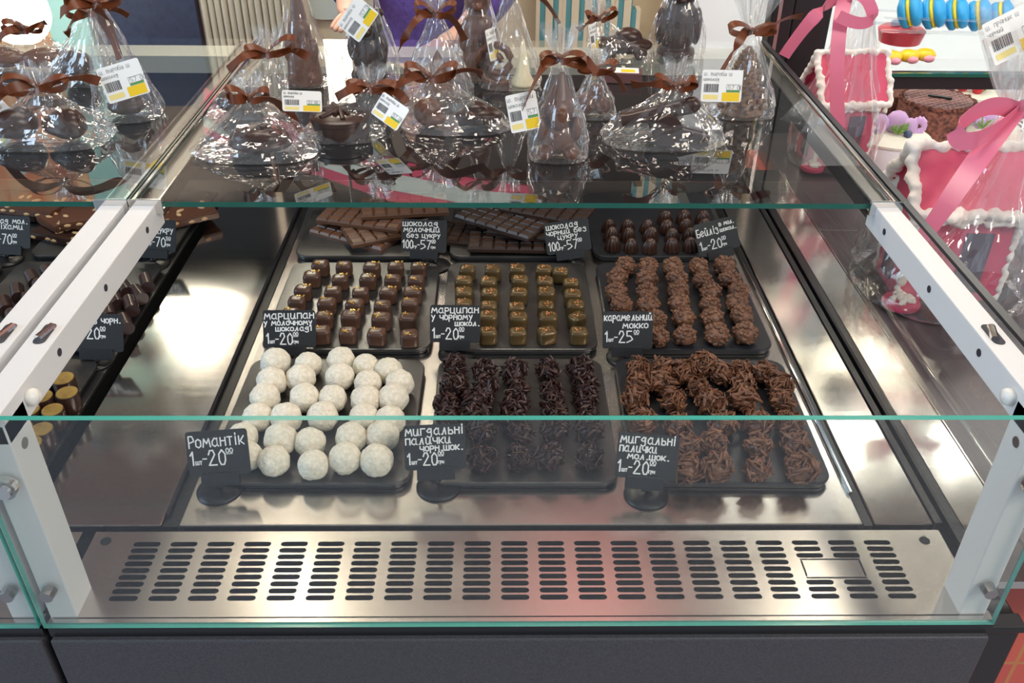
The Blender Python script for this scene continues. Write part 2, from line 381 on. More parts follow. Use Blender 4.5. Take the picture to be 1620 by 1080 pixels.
    bm = nbm(); box(bm, xl+.01, xr-.005, YB-.045, YB-.03, zz(-.01), zz(.224)); part('rear_panel', bm, mat('rear_dark_panel', (.05, .045, .045), .4), R, world=True)
    return R
case = build_case(XL, XR, 'grey and glass chocolate display case filling the middle of the photo', True)
case2 = build_case(XL-.9755, XL-.003, 'neighbouring grey and glass display case cut off by the left photo edge', False)

# deck plates and pans (lift out, separate from the cases)
def pan(name, x0, x1, y0, y1, label, mats=STEELP, lip=None):
    bm = nbm(); z1 = zz(0); z0 = zz(-.006)
    box(bm, x0, x1, y0, y1, z0, z1)
    o = solid(name, bm, mats, label, 'steel plate', origin=((x0+x1)/2, y0, z0))
    b = o.modifiers.new('bevel', 'BEVEL'); b.width = .0015; b.segments = 2; b.limit_method = 'ANGLE'
    for s in lip or ():
        bm = nbm(); x = x0 if s < 0 else x1
        tube(bm, [(x, y0+.05, z1+.002), (x, y1, z1+.002)], .0036, 10); part('rolled_edge', bm, CHROME, o, smooth=True, world=True)
    return o
pan('deck_plate', -.366, .421, .7455, 1.66, 'broad brushed steel deck plate under the nine middle slates', mats=STEEL, lip=(1,))
pan('side_pan', -.538, -.386, .7455, 1.66, 'narrow empty steel pan left of the middle slates with bright reflection')
pan('side_pan', .4345, .503, .7455, 1.66, 'narrow empty steel pan right of the middle slates beside side glass')
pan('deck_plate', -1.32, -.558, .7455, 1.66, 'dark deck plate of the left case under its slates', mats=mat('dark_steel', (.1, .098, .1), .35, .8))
bm = nbm(); box(bm, -.385, -.367, .7455, 1.66, zz(-.02), zz(-.002)); tube(bm, [(-.3835, .76, zz(.001)), (-.3835, 1.66, zz(.001))], .003, 8)
solid('channel_strip', bm, BLACK, 'black rubber channel strip between left pan and middle plate', 'channel strip', origin=(-.376, .7455, zz(-.02)))
bm = nbm(); box(bm, .423, .4335, .7455, 1.66, zz(-.02), zz(-.003))
solid('channel_strip', bm, BLACK, 'black channel strip between middle plate and right pan', 'channel strip', origin=(.428, .7455, zz(-.02)))

# ================================================================ slates
TT = .0115      # top of a slate above the deck
def rnd_slate(x0, x1, y0, y1, label, m, rz=0):
    cx, cy = (x0+x1)/2, (y0+y1)/2; w, d = x1-x0, y1-y0
    t = thing('slate_tray', label, 'slate tray', (cx, cy, zz(.0)), rz, 'slate trays in the cases')
    bm = nbm(); prism(bm, rrect(w-.006, d-.006, .018), .0003, .006); part('foot', bm, BLACK, t, bevel=.001)
    bm = nbm(); prism(bm, rrect(w, d, .022), .006, TT); part('slab', bm, m, t, bevel=.0018)
    return t
COLS = [(-.352, -.106), (-.086, .146), (.163, .404)]
ROWS = [(.803, 1.064), (1.087, 1.35), (1.372, 1.637)]
kinds = [[('white coconut balls', SLATE), ('dark almond clusters', SLATE), ('lighter brown almond clusters', SMOOTHSLATE)],
         [('brown marzipan squares', SLATE), ('bronze marzipan squares', SLATE), ('bumpy mocha clusters', SMOOTHSLATE)],
         [('milk chocolate bars', SLATE), ('dark chocolate bars', SLATE), ('small ridged truffles', SMOOTHSLATE)]]
for r in range(3):
    for c in range(3):
        x0, x1 = COLS[c]
        if r == 1: x0, x1 = x0+(.004 if c == 0 else 0), x1+.006*(c == 0)
        rnd_slate(x0, x1, *ROWS[r], 'rounded black slate tray carrying the '+kinds[r][c][0], kinds[r][c][1], [-.01, .0, -.015][c] if r == 0 else 0)
rnd_slate(-.808, -.565, *ROWS[1], 'black slate tray carrying the glossy chocolate rolls in left case', SLATE)
rnd_slate(-.808, -.567, *ROWS[0], 'black slate tray carrying the gold-topped pralines in left case', SLATE)
rnd_slate(-.806, -.563, *ROWS[2], 'black slate tray behind the rail carrying nut chocolate slabs', SLATE)
rnd_slate(-1.07, -.83, *ROWS[2], 'black slate tray with nut chocolate at the left photo edge', SLATE)
rnd_slate(-1.07, -.83, *ROWS[1], 'black empty-looking slate tray at the left photo edge, middle row', SLATE)

# ================================================================ sweets
ORD = ['first', 'second', 'third', 'fourth', 'fifth', 'sixth', 'seventh', 'eighth']
def zc(ox, oy, s, pts): return [[(ox+s*x, oy+s*y) for x, y in row] for row in pts]
def rowname(i, n):
    if i == 0: return 'back row'
    if i == n-1: return 'front row'
    return ORD[i]+' row from the back'
def place(rows, protos, h, name, kind, cat, group, rzs=None, rzj=.4, zbase=None, child=None, skip_first=False, scale=.06):
    n = len(rows)
    for i, row in enumerate(rows):
        order = sorted(range(len(row)), key=lambda k: row[k][0])
        for rank, k in enumerate(order):
            px, py = row[k][:2]
            p = on(px, py, zz(TT+h*.5)); p.z = zz(TT)-.0005
            pr = random.choice(protos); s = 1+random.uniform(-scale, scale)
            rz = row[k][2] if len(row[k]) > 2 else random.uniform(-rzj, rzj)
            o = link(name, pr[0] if isinstance(pr, tuple) else pr, None, p, (0, 0, rz)); o.scale = (s, s, s)
            pos = ORD[rank]+' from the left' if len(row) > 1 else 'alone'
            if rank == len(row)-1 and len(row) > 2: pos = 'last on the right'
            tag(o, f'{kind}, {pos} in the {rowname(i, n)}', cat, group)
            if isinstance(pr, tuple):
                for cn, cm in pr[1:]: link(cn, cm, o)

# coconut balls
def coco_mesh(sd):
    bm = nbm(); ball(bm, (0, 0, .0185), .0195, 4)
    for v in bm.verts:
        d = (v.co-Vector((0, 0, .0185))).normalized(); n = noise.noise(d*2.2+Vector((sd, 0, 0)))*.0014+noise.noise(d*22+Vector((0, sd, 0)))*.0009
        v.co += d*n; v.co.z = max(v.co.z, .0003)
    return mesh('coconut_ball', bm, COCO, True)
T = zc(280, 540, .2778, [[(562, 120), (748, 130), (935, 108), (1075, 140), (1205, 165)],
    [(540, 230), (705, 210), (928, 200), (1088, 235), (1268, 238)], [(500, 320), (728, 320), (885, 320), (1075, 330), (1232, 325)],
    [(460, 430), (622, 435), (830, 425), (1065, 432), (1213, 448)], [(375, 540), (590, 560), (758, 572), (992, 548), (1170, 542)],
    [(400, 645), (552, 678), (775, 697), (956, 665), (1138, 677)]])
place(T, [coco_mesh(i*3.1) for i in range(4)], .037, 'coconut_ball', 'white coconut ball', 'sweet', 'white coconut balls on the front left slate', rzj=3)

# marzipan squares
def square_mesh(name, m, flake, sd):
    random.seed(sd); bm = nbm(); bmesh.ops.create_cube(bm, size=1, matrix=Matrix.Translation((0, 0, .0125)) @ Matrix.Diagonal((.0275, .0235, .025, 1)))
    bmesh.ops.bevel(bm, geom=bm.edges[:]+bm.verts[:], offset=.0078, segments=5, profile=.55, affect='EDGES')
    for v in bm.verts:
        v.co += noise.noise_vector(v.co*60+Vector((sd, 0, 0)))*.0007
        if v.co.z < .004: v.co.x *= 1.05; v.co.y *= 1.05
    me = mesh(name, bm, m, True)
    f = nbm(); cx, cy = random.uniform(-.006, .006), random.uniform(-.006, .004)
    for k in range(7):
        a = random.uniform(0, 6); p = (cx+random.gauss(0, .0035), cy+random.gauss(0, .003), .0252)
        s = random.uniform(.0008, .0017)
        box(f, -s, s, -s*.6, s*.6, -.0008, .0008, mat=Matrix.Translation(p) @ Matrix.Rotation(a, 4, 'Z') @ Matrix.Rotation(random.uniform(-.6, .6), 4, 'X'))
    return (me, ('gold_flakes', mesh('gold_flakes', f, flake)))
T = zc(400, 310, .2408, [[(445, 472), (600, 475), (783, 485), (940, 482), (1088, 482)], [(390, 545), (575, 562), (757, 560), (920, 565), (1072, 570)],
    [(330, 632), (527, 645), (708, 650), (890, 650), (1050, 652)], [(290, 705), (487, 725), (670, 730), (852, 735), (1033, 722)],
    [(250, 790), (470, 812), (645, 812), (845, 825), (1020, 820)], [(450, 912), (625, 912), (815, 922), (1028, 932)]])
place(T, [square_mesh('marzipan_square', MARZ, GOLD, i) for i in range(5)], .025, 'marzipan_square', 'gold-flaked brown marzipan square', 'chocolate', 'brown marzipan squares on the middle left slate', rzj=.12)
T = zc(660, 310, .2408, [[(330, 500), (497, 505), (657, 500), (830, 503), (940, 518)], [(305, 578), (468, 585), (675, 572), (840, 582), (1010, 590)],
    [(307, 658), (475, 660), (668, 658), (848, 658), (1020, 668)], [(307, 728), (470, 738), (650, 748), (845, 738), (1040, 738)],
    [(465, 815), (665, 820), (860, 820), (1050, 815)], [(465, 915), (660, 915), (852, 915), (1062, 915)]])
T = [[tuple(p) for p in r] for r in T]; T[4][3] += (.7,); T[5][2] += (.35,); T[3][2] += (.1,)
place(T, [square_mesh('marzipan_square', BRONZE, COPPER, 10+i) for i in range(5)], .025, 'marzipan_square', 'bronze-dusted marzipan square', 'chocolate', 'bronze marzipan squares on the centre slate', rzj=.1)

# almond clusters of slivers
def cluster_mesh(name, m, sd):
    random.seed(sd); bm = nbm()
    for k in range(150):
        d = Vector((random.gauss(0, 1), random.gauss(0, 1), random.gauss(0, 1))).normalized()
        rr = random.uniform(.55, 1.0)
        c = Vector((d.x*.0185*rr, d.y*.0185*rr, .0165+d.z*.0165*rr)); c.z = max(c.z, .0025)
        tang = d.cross(Vector((random.gauss(0, 1), random.gauss(0, 1), random.gauss(0, 1)))).normalized()
        ax = (tang+d*random.uniform(-.1, .75)).normalized()
        q = ax.to_track_quat('X', 'Z'); L = random.uniform(.0045, .0085); w = random.uniform(.0011, .0019)
        mt = Matrix.Translation(c) @ q.to_matrix().to_4x4() @ Matrix.Rotation(random.uniform(0, 3), 4, 'X')
        pr = []
        for u, s in ((-1, .35), (-.5, 1), (.5, 1), (1, .3)):
            pr.append([bm.verts.new(mt @ Vector((u*L, s*w*math.cos(t)*1.25, s*w*math.sin(t)*.75+(1-u*u)*w*.5))) for t in (0, PI/3, 2*PI/3, PI, 4*PI/3, 5*PI/3)])
        for a, b in zip(pr, pr[1:]):
            for i in range(6): bm.faces.new((a[i], a[(i+1) % 6], b[(i+1) % 6], b[i]))
        bm.faces.new(pr[0][::-1]); bm.faces.new(pr[-1])
    ball(bm, (0, 0, .014), (.0145, .0145, .013), 2)
    return mesh(name, bm, m, True, 50)
T = zc(640, 540, .2685, [[(300, 150), (470, 165), (645, 180), (840, 160), (1035, 165)], [(290, 265), (475, 275), (660, 275), (865, 290), (1065, 275)],
    [(245, 370), (430, 360), (650, 385), (870, 375), (1070, 350)], [(265, 470), (430, 450), (630, 455), (890, 455), (1080, 440)],
    [(250, 575), (460, 535), (680, 540), (885, 525), (1090, 520)], [(460, 690), (665, 680), (850, 680), (1085, 680)]])
place(T, [cluster_mesh('almond_cluster', CLUSTER_D, 20+i) for i in range(5)], .032, 'almond_cluster', 'dark chocolate almond cluster', 'chocolate', 'dark almond clusters on the front centre slate', rzj=3, scale=.1)
T = zc(940, 540, .2685, [[(260, 150), (400, 158), (515, 185), (640, 140), (755, 185), (870, 165), (1000, 180)], [(270, 255), (400, 240), (620, 270), (880, 260), (1090, 260)],
    [(240, 335), (465, 350), (690, 365), (875, 345), (1110, 345)], [(285, 480), (490, 490), (760, 490), (960, 490), (1150, 490)],
    [(550, 610), (710, 600), (965, 610), (1185, 600)], [(550, 750), (725, 745), (965, 745), (1220, 750)]])
place(T, [cluster_mesh('almond_cluster', CLUSTER_M, 40+i) for i in range(5)], .032, 'almond_cluster', 'lighter brown almond cluster', 'chocolate', 'lighter brown almond clusters on the front right slate', rzj=3, scale=.1)

# bumpy mocha clusters
def mocha_mesh(sd):
    random.seed(sd); bm = nbm(); ball(bm, (0, 0, .014), (.0165, .0165, .0145), 3)
    for k in range(70):
        d = Vector((random.gauss(0, 1), random.gauss(0, 1), random.gauss(.3, 1))).normalized()
        c = Vector((d.x*.0158, d.y*.0158, max(.003, .014+d.z*.0148))); s = random.uniform(.0022, .0042)
        ball(bm, c, (s*random.uniform(.8, 1.3), s, s*random.uniform(.7, 1.1)), 1, rot=Matrix.Rotation(random.uniform(0, 3), 3, 'Z'))
    for v in bm.verts:
        v.co += noise.noise_vector(v.co*180+Vector((sd, 0, 0)))*.0011; v.co.z = max(0, v.co.z)
    return mesh('mocha_cluster', bm, MOCHA, True)
T = zc(920, 310, .2408, [[(290, 455), (437, 455), (600, 460), (770, 460), (940, 455)], [(235, 530), (430, 540), (630, 535), (797, 545), (975, 540)],
    [(228, 630), (430, 630), (632, 615), (850, 625), (1030, 620)], [(262, 710), (437, 710), (640, 700), (845, 705), (1020, 700)],
    [(490, 810), (670, 795), (858, 795), (1055, 785)], [(500, 915), (680, 910), (888, 905), (1075, 900)]])
place(T, [mocha_mesh(60+i) for i in range(5)], .03, 'mocha_cluster', 'bumpy milk chocolate mocha cluster', 'chocolate', 'bumpy mocha clusters on the middle right slate', rzj=3)

# ridged truffles
def truffle_mesh(sd):
    bm = nbm(); n = 70; rings = []
    for k in range(13):
        t = k/12; r = .0125*math.sqrt(max(0, 1-t**2.2))*(1 if t > .08 else .92)+.0002; z = t*.027
        ring = []
        for i in range(n):
            a = 2*PI*i/n; rr = r*(1+.14*math.sin(a*10+t*3.2)*(1-t*.4)); ring.append(bm.verts.new((rr*math.cos(a)+.002*t*t*math.cos(sd), rr*math.sin(a), z)))
        rings.append(ring)
    for a, b in zip(rings, rings[1:]):
        for i in range(n): bm.faces.new((a[i], a[(i+1) % n], b[(i+1) % n], b[i]))
    bm.faces.new(rings[0][::-1]); bm.faces.new(rings[-1])
    return mesh('ridged_truffle', bm, mat('glossy_dark_chocolate', (.05, .022, .015), .2), True)
T = zc(920, 310, .2408, [[(550, 140), (672, 135), (798, 140)], [(182, 190), (303, 195), (430, 195), (560, 200), (685, 190), (805, 190)],
    [(195, 250), (307, 250), (452, 250), (597, 255), (712, 250)], [(207, 312), (327, 320), (447, 325), (597, 320), (717, 315)]])
place(T, [truffle_mesh(i) for i in range(3)], .026, 'ridged_truffle', 'small glossy ridged truffle', 'chocolate', 'ridged truffles on the back right slate', rzj=3)

# chocolate bars
def bar_mesh(m, L=.155, Wd=.075, H=.010, nx=7, ny=4):
    bm = nbm(); box(bm, -L/2, L/2, -Wd/2, Wd/2, 0, H*.55)
    px, py = L/nx, Wd/ny
    for i in range(nx):
        for j in range(ny):
            cx = -L/2+px*(i+.5); cy = -Wd/2+py*(j+.5); a, b = px/2-.0006, py/2-.0006; c, d = a-.0022, b-.0022
            lo = [bm.verts.new((cx+s*a, cy+t*b, H*.55)) for s, t in ((-1, -1), (1, -1), (1, 1), (-1, 1))]
            hi = [bm.verts.new((cx+s*c, cy+t*d, H)) for s, t in ((-1, -1), (1, -1), (1, 1), (-1, 1))]
            bm.faces.new(hi)
            for k in range(4): bm.faces.new((lo[k], lo[(k+1) % 4], hi[(k+1) % 4], hi[k]))
    return mesh('chocolate_bar', bm, m)
BM = bar_mesh(mat('milk_bar', (.135, .062, .035), .33)); BDK = bar_mesh(mat('dark_bar', (.045, .024, .017), .3))
def bar(me, px, py, layer, deg, tilt, label, grp):
    z = zz(TT+.0105*layer); p = on(px, py, z)
    tag(link('chocolate_bar', me, None, p, (math.radians(tilt), 0, math.radians(deg))), label, 'chocolate bar', grp)
G = 'milk chocolate bars on the back left slate'
bar(BM, 565, 372, 0, -28, 0, 'milk chocolate bar lying lowest, its corner pointing at the front edge', G)
bar(BM, 615, 366, 1, 24, 0, 'milk chocolate bar crossing under the top bar, second in its stack', G)
bar(BM, 577, 346, 2.1, -16, 1, 'milk chocolate bar on top of the stack at the back left', G)
bar(BM, 640, 330, 3.2, 8, 0, 'milk chocolate bar furthest back, half under the glass edge', G)
G = 'dark chocolate bars on the back centre slate'
bar(BDK, 742, 375, 0, -12, 0, 'dark chocolate bar lying left in the dark stack with pale cut end', G)
bar(BDK, 812, 384, .9, -2, 0, 'dark chocolate bar lowest at the front of the dark stack', G)
bar(BDK, 845, 366, 2, -16, 0, 'dark chocolate bar behind the front one, right of the stack middle', G)
bar(BDK, 795, 352, 3.1, -34, 0, 'dark chocolate bar on top of the dark stack', G)
bar(BDK, 865, 334, 4.0, -24, 0, 'dark chocolate bar furthest back right in the dark stack', G)

# left case: rolls, pralines, nut slabs
bm = nbm(); cyl(bm, (-.0185, 0, .0105), (.0185, 0, .0105), .0105, n=24)
ROLL = mesh('chocolate_roll', bm, mat('glossy_roll', (.04, .02, .018), .18), True, 40)
T = [[(78, 434), (52, 441), (232, 446)], [(63, 456), (28, 463), (219, 465), (197, 456)], [(45, 478), (8, 484), (207, 483), (184, 474)], [(21, 503), (172, 494), (198, 511)]]
place(T, [ROLL], .02, 'chocolate_roll', 'glossy chocolate roll', 'chocolate', 'chocolate rolls in the left case', rzj=0)
for o in list(C.objects):
    if o.name.startswith('chocolate_roll'): o.rotation_euler = (0, 0, math.radians(-58+random.uniform(-6, 6)))
def praline():
    bm = nbm(); lathe(bm, [(.0125, 0), (.0138, .004), (.0142, .026), (.0138, .0275)], 24); me = mesh('gold_topped_praline', bm, CHOC, True, 40)
    t = nbm(); lathe(t, [(.0134, .0275), (.013, .0287), (.001, .0288)], 24); return (me, ('gold_top', mesh('gold_top', t, GOLDTOP, True, 40)))
PR = praline()
place([[(104, 612), (72, 607)], [(110, 634), (70, 640)], [(87, 660), (50, 660)], [(70, 692), (38, 690)], [(52, 716)]], [PR], .028, 'gold_topped_praline', 'gold-topped round praline', 'praline', 'gold-topped pralines in the left case', rzj=3)
def nut_slab(sd, m):
    random.seed(sd); bm = nbm(); box(bm, -.055, .055, -.035, .035, 0, .013)
    bmesh.ops.bevel(bm, geom=bm.edges[:], offset=.002, segments=2, affect='EDGES'); bmesh.ops.subdivide_edges(bm, edges=bm.edges[:], cuts=3, use_grid_fill=True)
    for v in bm.verts: v.co += noise.noise_vector(v.co*50+Vector((sd, 0, 0)))*.0018
    me = mesh('nut_slab', bm, m, True, 40); n = nbm()
    for k in range(16):
        e = random.random() < .5
        c = (random.uniform(-.045, .045), random.uniform(-.028, .028), .0125) if not e else (random.uniform(-.045, .045), -.035, random.uniform(.004, .009))
        ball(n, c, (.0085, .0045, .003) if not e else (.007, .003, .0035), 1, rot=Matrix.Rotation(random.uniform(0, 3) if not e else random.uniform(-.2, .2), 3, 'Z'))
    return (me, ('almonds', mesh('almonds', n, ALMOND, True)))
NS = [nut_slab(1, MILK), nut_slab(2, CHOC), nut_slab(3, MILK)]
for px, py, ly, deg, k, lb in ((108, 372, 0, -20, 1, 'dark nut slab under the lighter one behind the left rail'), (150, 345, 1.4, 20, 0, 'glossy milk chocolate nut slab topmost behind the left rail'),
        (120, 345, 1, 50, 2, 'milk chocolate nut slab tucked behind the glossy one'), (292, 345, .2, 32, 2, 'nut slab leaning right of the rail below the glass edge'),
        (20, 340, .4, 4, 1, 'dark nut slab at the left photo edge behind a price card'), (60, 330, 1.4, -12, 2, 'nut slab with a big almond on top at the far left')):
    p = on(px, py, zz(TT+.013*ly)); o = link('nut_slab', NS[k][0], None, p, (0, 0, math.radians(deg))); tag(o, lb, 'chocolate slab', 'nut slabs in the left case'); link('almonds', NS[k][1][1], o)

# ================================================================ hand-lettered price cards
GL = {'а': (5, '46 27 05 03 22 43 46;47 43 52'), 'б': (5, '59 28 06 03 12 42 53 45 26 05'), 'в': (5, '02 07 37 46 35 05;35 54 43 32 02'), 'г': (4, '02 07 47'),
 'д': (5, '46 27 05 14 34 46;47 41 20 01'), 'е': (5, '04 45 46 27 06 03 22 43'), 'з': (4, '06 27 46 35 25;35 44 42 21 02'), 'и': (5, '07 03 12 32 47;47 43 52'),
 'й': (5, '07 03 12 32 47;47 43 52;19 28 39'), 'і': (2, '17 12;19 18'), 'к': (4, '07 02;47 14 42'), 'л': (5, '02 12 37 42'), 'м': (6, '02 17 34 57 62'),
 'н': (4, '07 02;47 42;05 45'), 'о': (4, '27 06 03 22 43 46 27'), 'п': (4, '02 07 47 42'), 'р': (4, '00 07;07 37 45 34 04'), 'с': (4, '46 27 06 03 22 43'),
 'т': (4, '07 47;27 22'), 'у': (4, '07 24;47 10'), 'х': (4, '07 42;47 02'), 'ц': (5, '07 02 42 47;42 52 50'), 'ч': (4, '07 05 14 44;47 42'),
 'ш': (6, '07 02 62 67;37 32'), 'ь': (4, '07 02 32 43 35 05'), 'я': (4, '42 47 17 05 14 44;24 02'), 'ю': (6, '07 02;05 25;47 26 23 42 63 66 47'), 'Р': (4, '02 09 39 47 46 05'), 'Б': (5, '49 09 02 42 54 45 05'),
 '1': (3, '07 29 22'), '2': (5, '07 19 39 47 02 52'), '0': (4, '29 07 04 12 32 44 47 29'), '5': (5, '49 09 06 36 54 33 02'), '7': (4, '09 49 12'),
 '-': (5, '05 45'), '.': (2, '12 22'), ' ': (3, ''), '_': (0, '')}
def write(bm, text, x0, y0, h, sw, wscale=1, tilt=.0):
    """strokes of one line of lettering on the local XY plane; baseline (x0,y0), capital height h"""
    u = h/7; x = x0
    for ch in text:
        w, st = GL.get(ch, GL.get(ch.lower(), (4, '')))
        for s in st.split(';'):
            pts = [Vector((x+int(t[0])*u*wscale, y0+(int(t[1])-2)*u+tilt*(x-x0), 0)) for t in s.split()]
            for a, b in zip(pts, pts[1:]):
                d = (b-a); L = d.length
                if L < 1e-7: continue
                d /= L; nrm = Vector((-d.y, d.x, 0))*sw/2; a2 = a-d*sw*.3; b2 = b+d*sw*.3
                bm.faces.new([bm.verts.new(v) for v in (a2-nrm, b2-nrm, b2+nrm, a2+nrm)])
        x += (w+1.7)*u*wscale
    return x-1.7*u*wscale
def price_card(base, cpx, cpy, roll, lines, label, w=.072, h=.054, lean=26):
    b = on(*base, z=zz(0))
    t = thing('price_card', label, 'price card', b, 0, 'handwritten price cards')
    c = on(cpx, cpy, y=b.y+.004); off = c-b
    bm = nbm(); lathe(bm, [(.026, 0), (.027, .0015), (.0255, .0035), (.012, .0055), (.006, .0075), (.004, .0085)], 32); part('base_disc', bm, BLACK, t, smooth=True)
    R_ = Matrix.Translation(off) @ Matrix.Rotation(math.radians(90-lean), 4, 'X') @ Matrix.Rotation(math.radians(roll), 4, 'Z')
    foot = R_ @ Vector((0, -h/2-.012, -.001))
    bm = nbm(); tube(bm, [(0, 0, .006), (foot.x*.5, foot.y*.5, (foot.z+.006)/2), foot], .0022, 8); ball(bm, foot, .0042, 2); ball(bm, (0, 0, .009), .005, 2); part('swivel_stem', bm, BLACK, t, smooth=True)
    bm = nbm(); box(bm, -w*.31, w*.31, -h/2-.012, -h/2+.0035, -.0032, .0032, mat=R_); part('clip', bm, BLACK, t, bevel=.0006)
    bm = nbm(); prism(bm, rrect(w, h, .004), -.0008, .0008, mat=R_); part('card', bm, CARD, t)
    bm = nbm()
    for text, x, y, hh, xe in lines[0]:
        u = hh*h/7; nat = sum(GL.get(c_, GL.get(c_.lower(), (4, '')))[0]+1.7 for c_ in text)*u-1.7*u
        write(bm, text, x*w-w/2, y*h-h/2, hh*h, .00155, (xe-x)*w/nat, tilt=.02)
    x, y, qty, unit, price, sup, grn, kh = lines[1]
    X = x*w-w/2; Y = y*h-h/2; H_ = kh*h
    X = write(bm, qty, X, Y, H_, .0017, .62)+.0012
    X = write(bm, unit, X, Y+.0005, H_*.34, .0011, .8)+.0012
    X = write(bm, '-', X, Y, H_, .0014, .5)+.0014
    X = write(bm, price, X, Y-.001, H_*1.08, .0017, .72)+.0016
    if sup:
        X2 = write(bm, sup, X, Y+H_*.78, H_*.34, .0011, 1); bm.faces.new([bm.verts.new((a, c_, 0)) for a, c_ in ((X, Y+H_*.66), (X2, Y+H_*.66+.0002), (X2, Y+H_*.66+.001), (X, Y+H_*.66+.0008))])
    if grn: write(bm, 'грн', X-.0006, Y+.0006, H_*.3, .0011, .75)
    bmesh.ops.transform(bm, matrix=R_ @ Matrix.Translation((0, 0, .0011)), verts=bm.verts)
    part('writing', bm, CHALK, t)
    return t
price_card((348, 775), 345, 716, 4, ([('Романтік', .05, .64, .26, .94)], (.05, .26, '1', 'шт', '20', '00', 0, .3)), 'black price card lettered Романтік before the coconut balls')
price_card((694, 770), 688, 707, 2, ([('мигдальні', .03, .77, .2, .97), ('палички', .03, .57, .19, .76), ('чорн.шок.', .26, .42, .15, .95)], (.05, .13, '1', 'шт', '20', '00', 1, .25)), 'black price card before the dark almond clusters reading чорн.шок.')
price_card((1022, 783), 1024, 722, -5, ([('мигдальні', .04, .77, .2, .93), ('палички', .04, .58, .18, .64), ('мол.шок.', .18, .43, .14, .85)], (.04, .13, '1', 'шт', '20', '00', 1, .26)), 'black price card before the lighter almond clusters reading мол.шок.')
price_card((462, 563), 458, 520, 0, ([('марципан', .03, .76, .2, .97), ('у молочному', .02, .59, .15, .93), ('шоколаді', .24, .44, .14, .93)], (.06, .11, '1', 'шт', '20', '00', 1, .27)), 'black price card lettered молочному before the brown marzipan squares', w=.075)
price_card((722, 560), 720, 512, -1, ([('марципан', .03, .78, .19, .96), ('у чорному', .03, .6, .17, .84), ('шокол.', .5, .45, .14, .98)], (.05, .11, '1', 'шт', '20', '00', 1, .27)), 'black price card lettered чорному before the bronze marzipan squares')
price_card((988, 566), 993, 522, 0, ([('карамельний', .03, .75, .19, .98), ('мокко', .4, .55, .17, .9)], (.05, .19, '1', 'шт', '25', '00', 0, .28)), 'black price card lettered карамельний мокко before the bumpy clusters')
price_card((688, 421), 671, 373, -2, ([('шоколад', .03, .79, .17, .8), ('молочний', .05, .61, .16, .84), ('без цукру', .12, .44, .14, .85)], (.03, .11, '100', 'гр', '57', '00', 1, .25)), 'black price card lettered молочний between the two chocolate bar trays', w=.076)
price_card((902, 418), 898, 374, 8, ([('шоколад', .05, .77, .18, .76), ('чорний без', .04, .59, .16, .92), ('цукру', .28, .45, .14, .72)], (.05, .12, '100', 'гр', '57', '00', 0, .26)), 'black price card lettered чорний without sugar beside the dark bars', w=.076)
price_card((1140, 415), 1134, 373, 14, ([('Бейліз', .04, .58, .24, .55), ('в мол.', .6, .78, .13, .95), ('шокол.', .6, .6, .12, .98)], (.06, .15, '1', 'шт', '20', '00', 1, .27)), 'tilted black price card lettered Бейліз before the ridged truffles')
price_card((12, 412), 12, 366, -3, ([('шоколад мол.', -.1, .74, .16, .94), ('з горіхами', -.1, .56, .17, .84)], (-.05, .14, '100', 'гр', '70', '00', 1, .27)), 'black price card cut by the left photo edge reading 70 грн', w=.076)
price_card((244, 418), 246, 372, -3, ([('без цукру', .12, .58, .17, .93)], (.05, .18, '100', 'гр', '70', '50', 1, .26)), 'black price card half hidden by the left rail reading 70', w=.068)
price_card((152, 572), 152, 526, -1, ([('кокос з чорн.', .0, .74, .16, .96)], (.08, .36, '1', 'шт', '20', '00', 1, .27)), 'black price card before the chocolate rolls in the left case', w=.076)

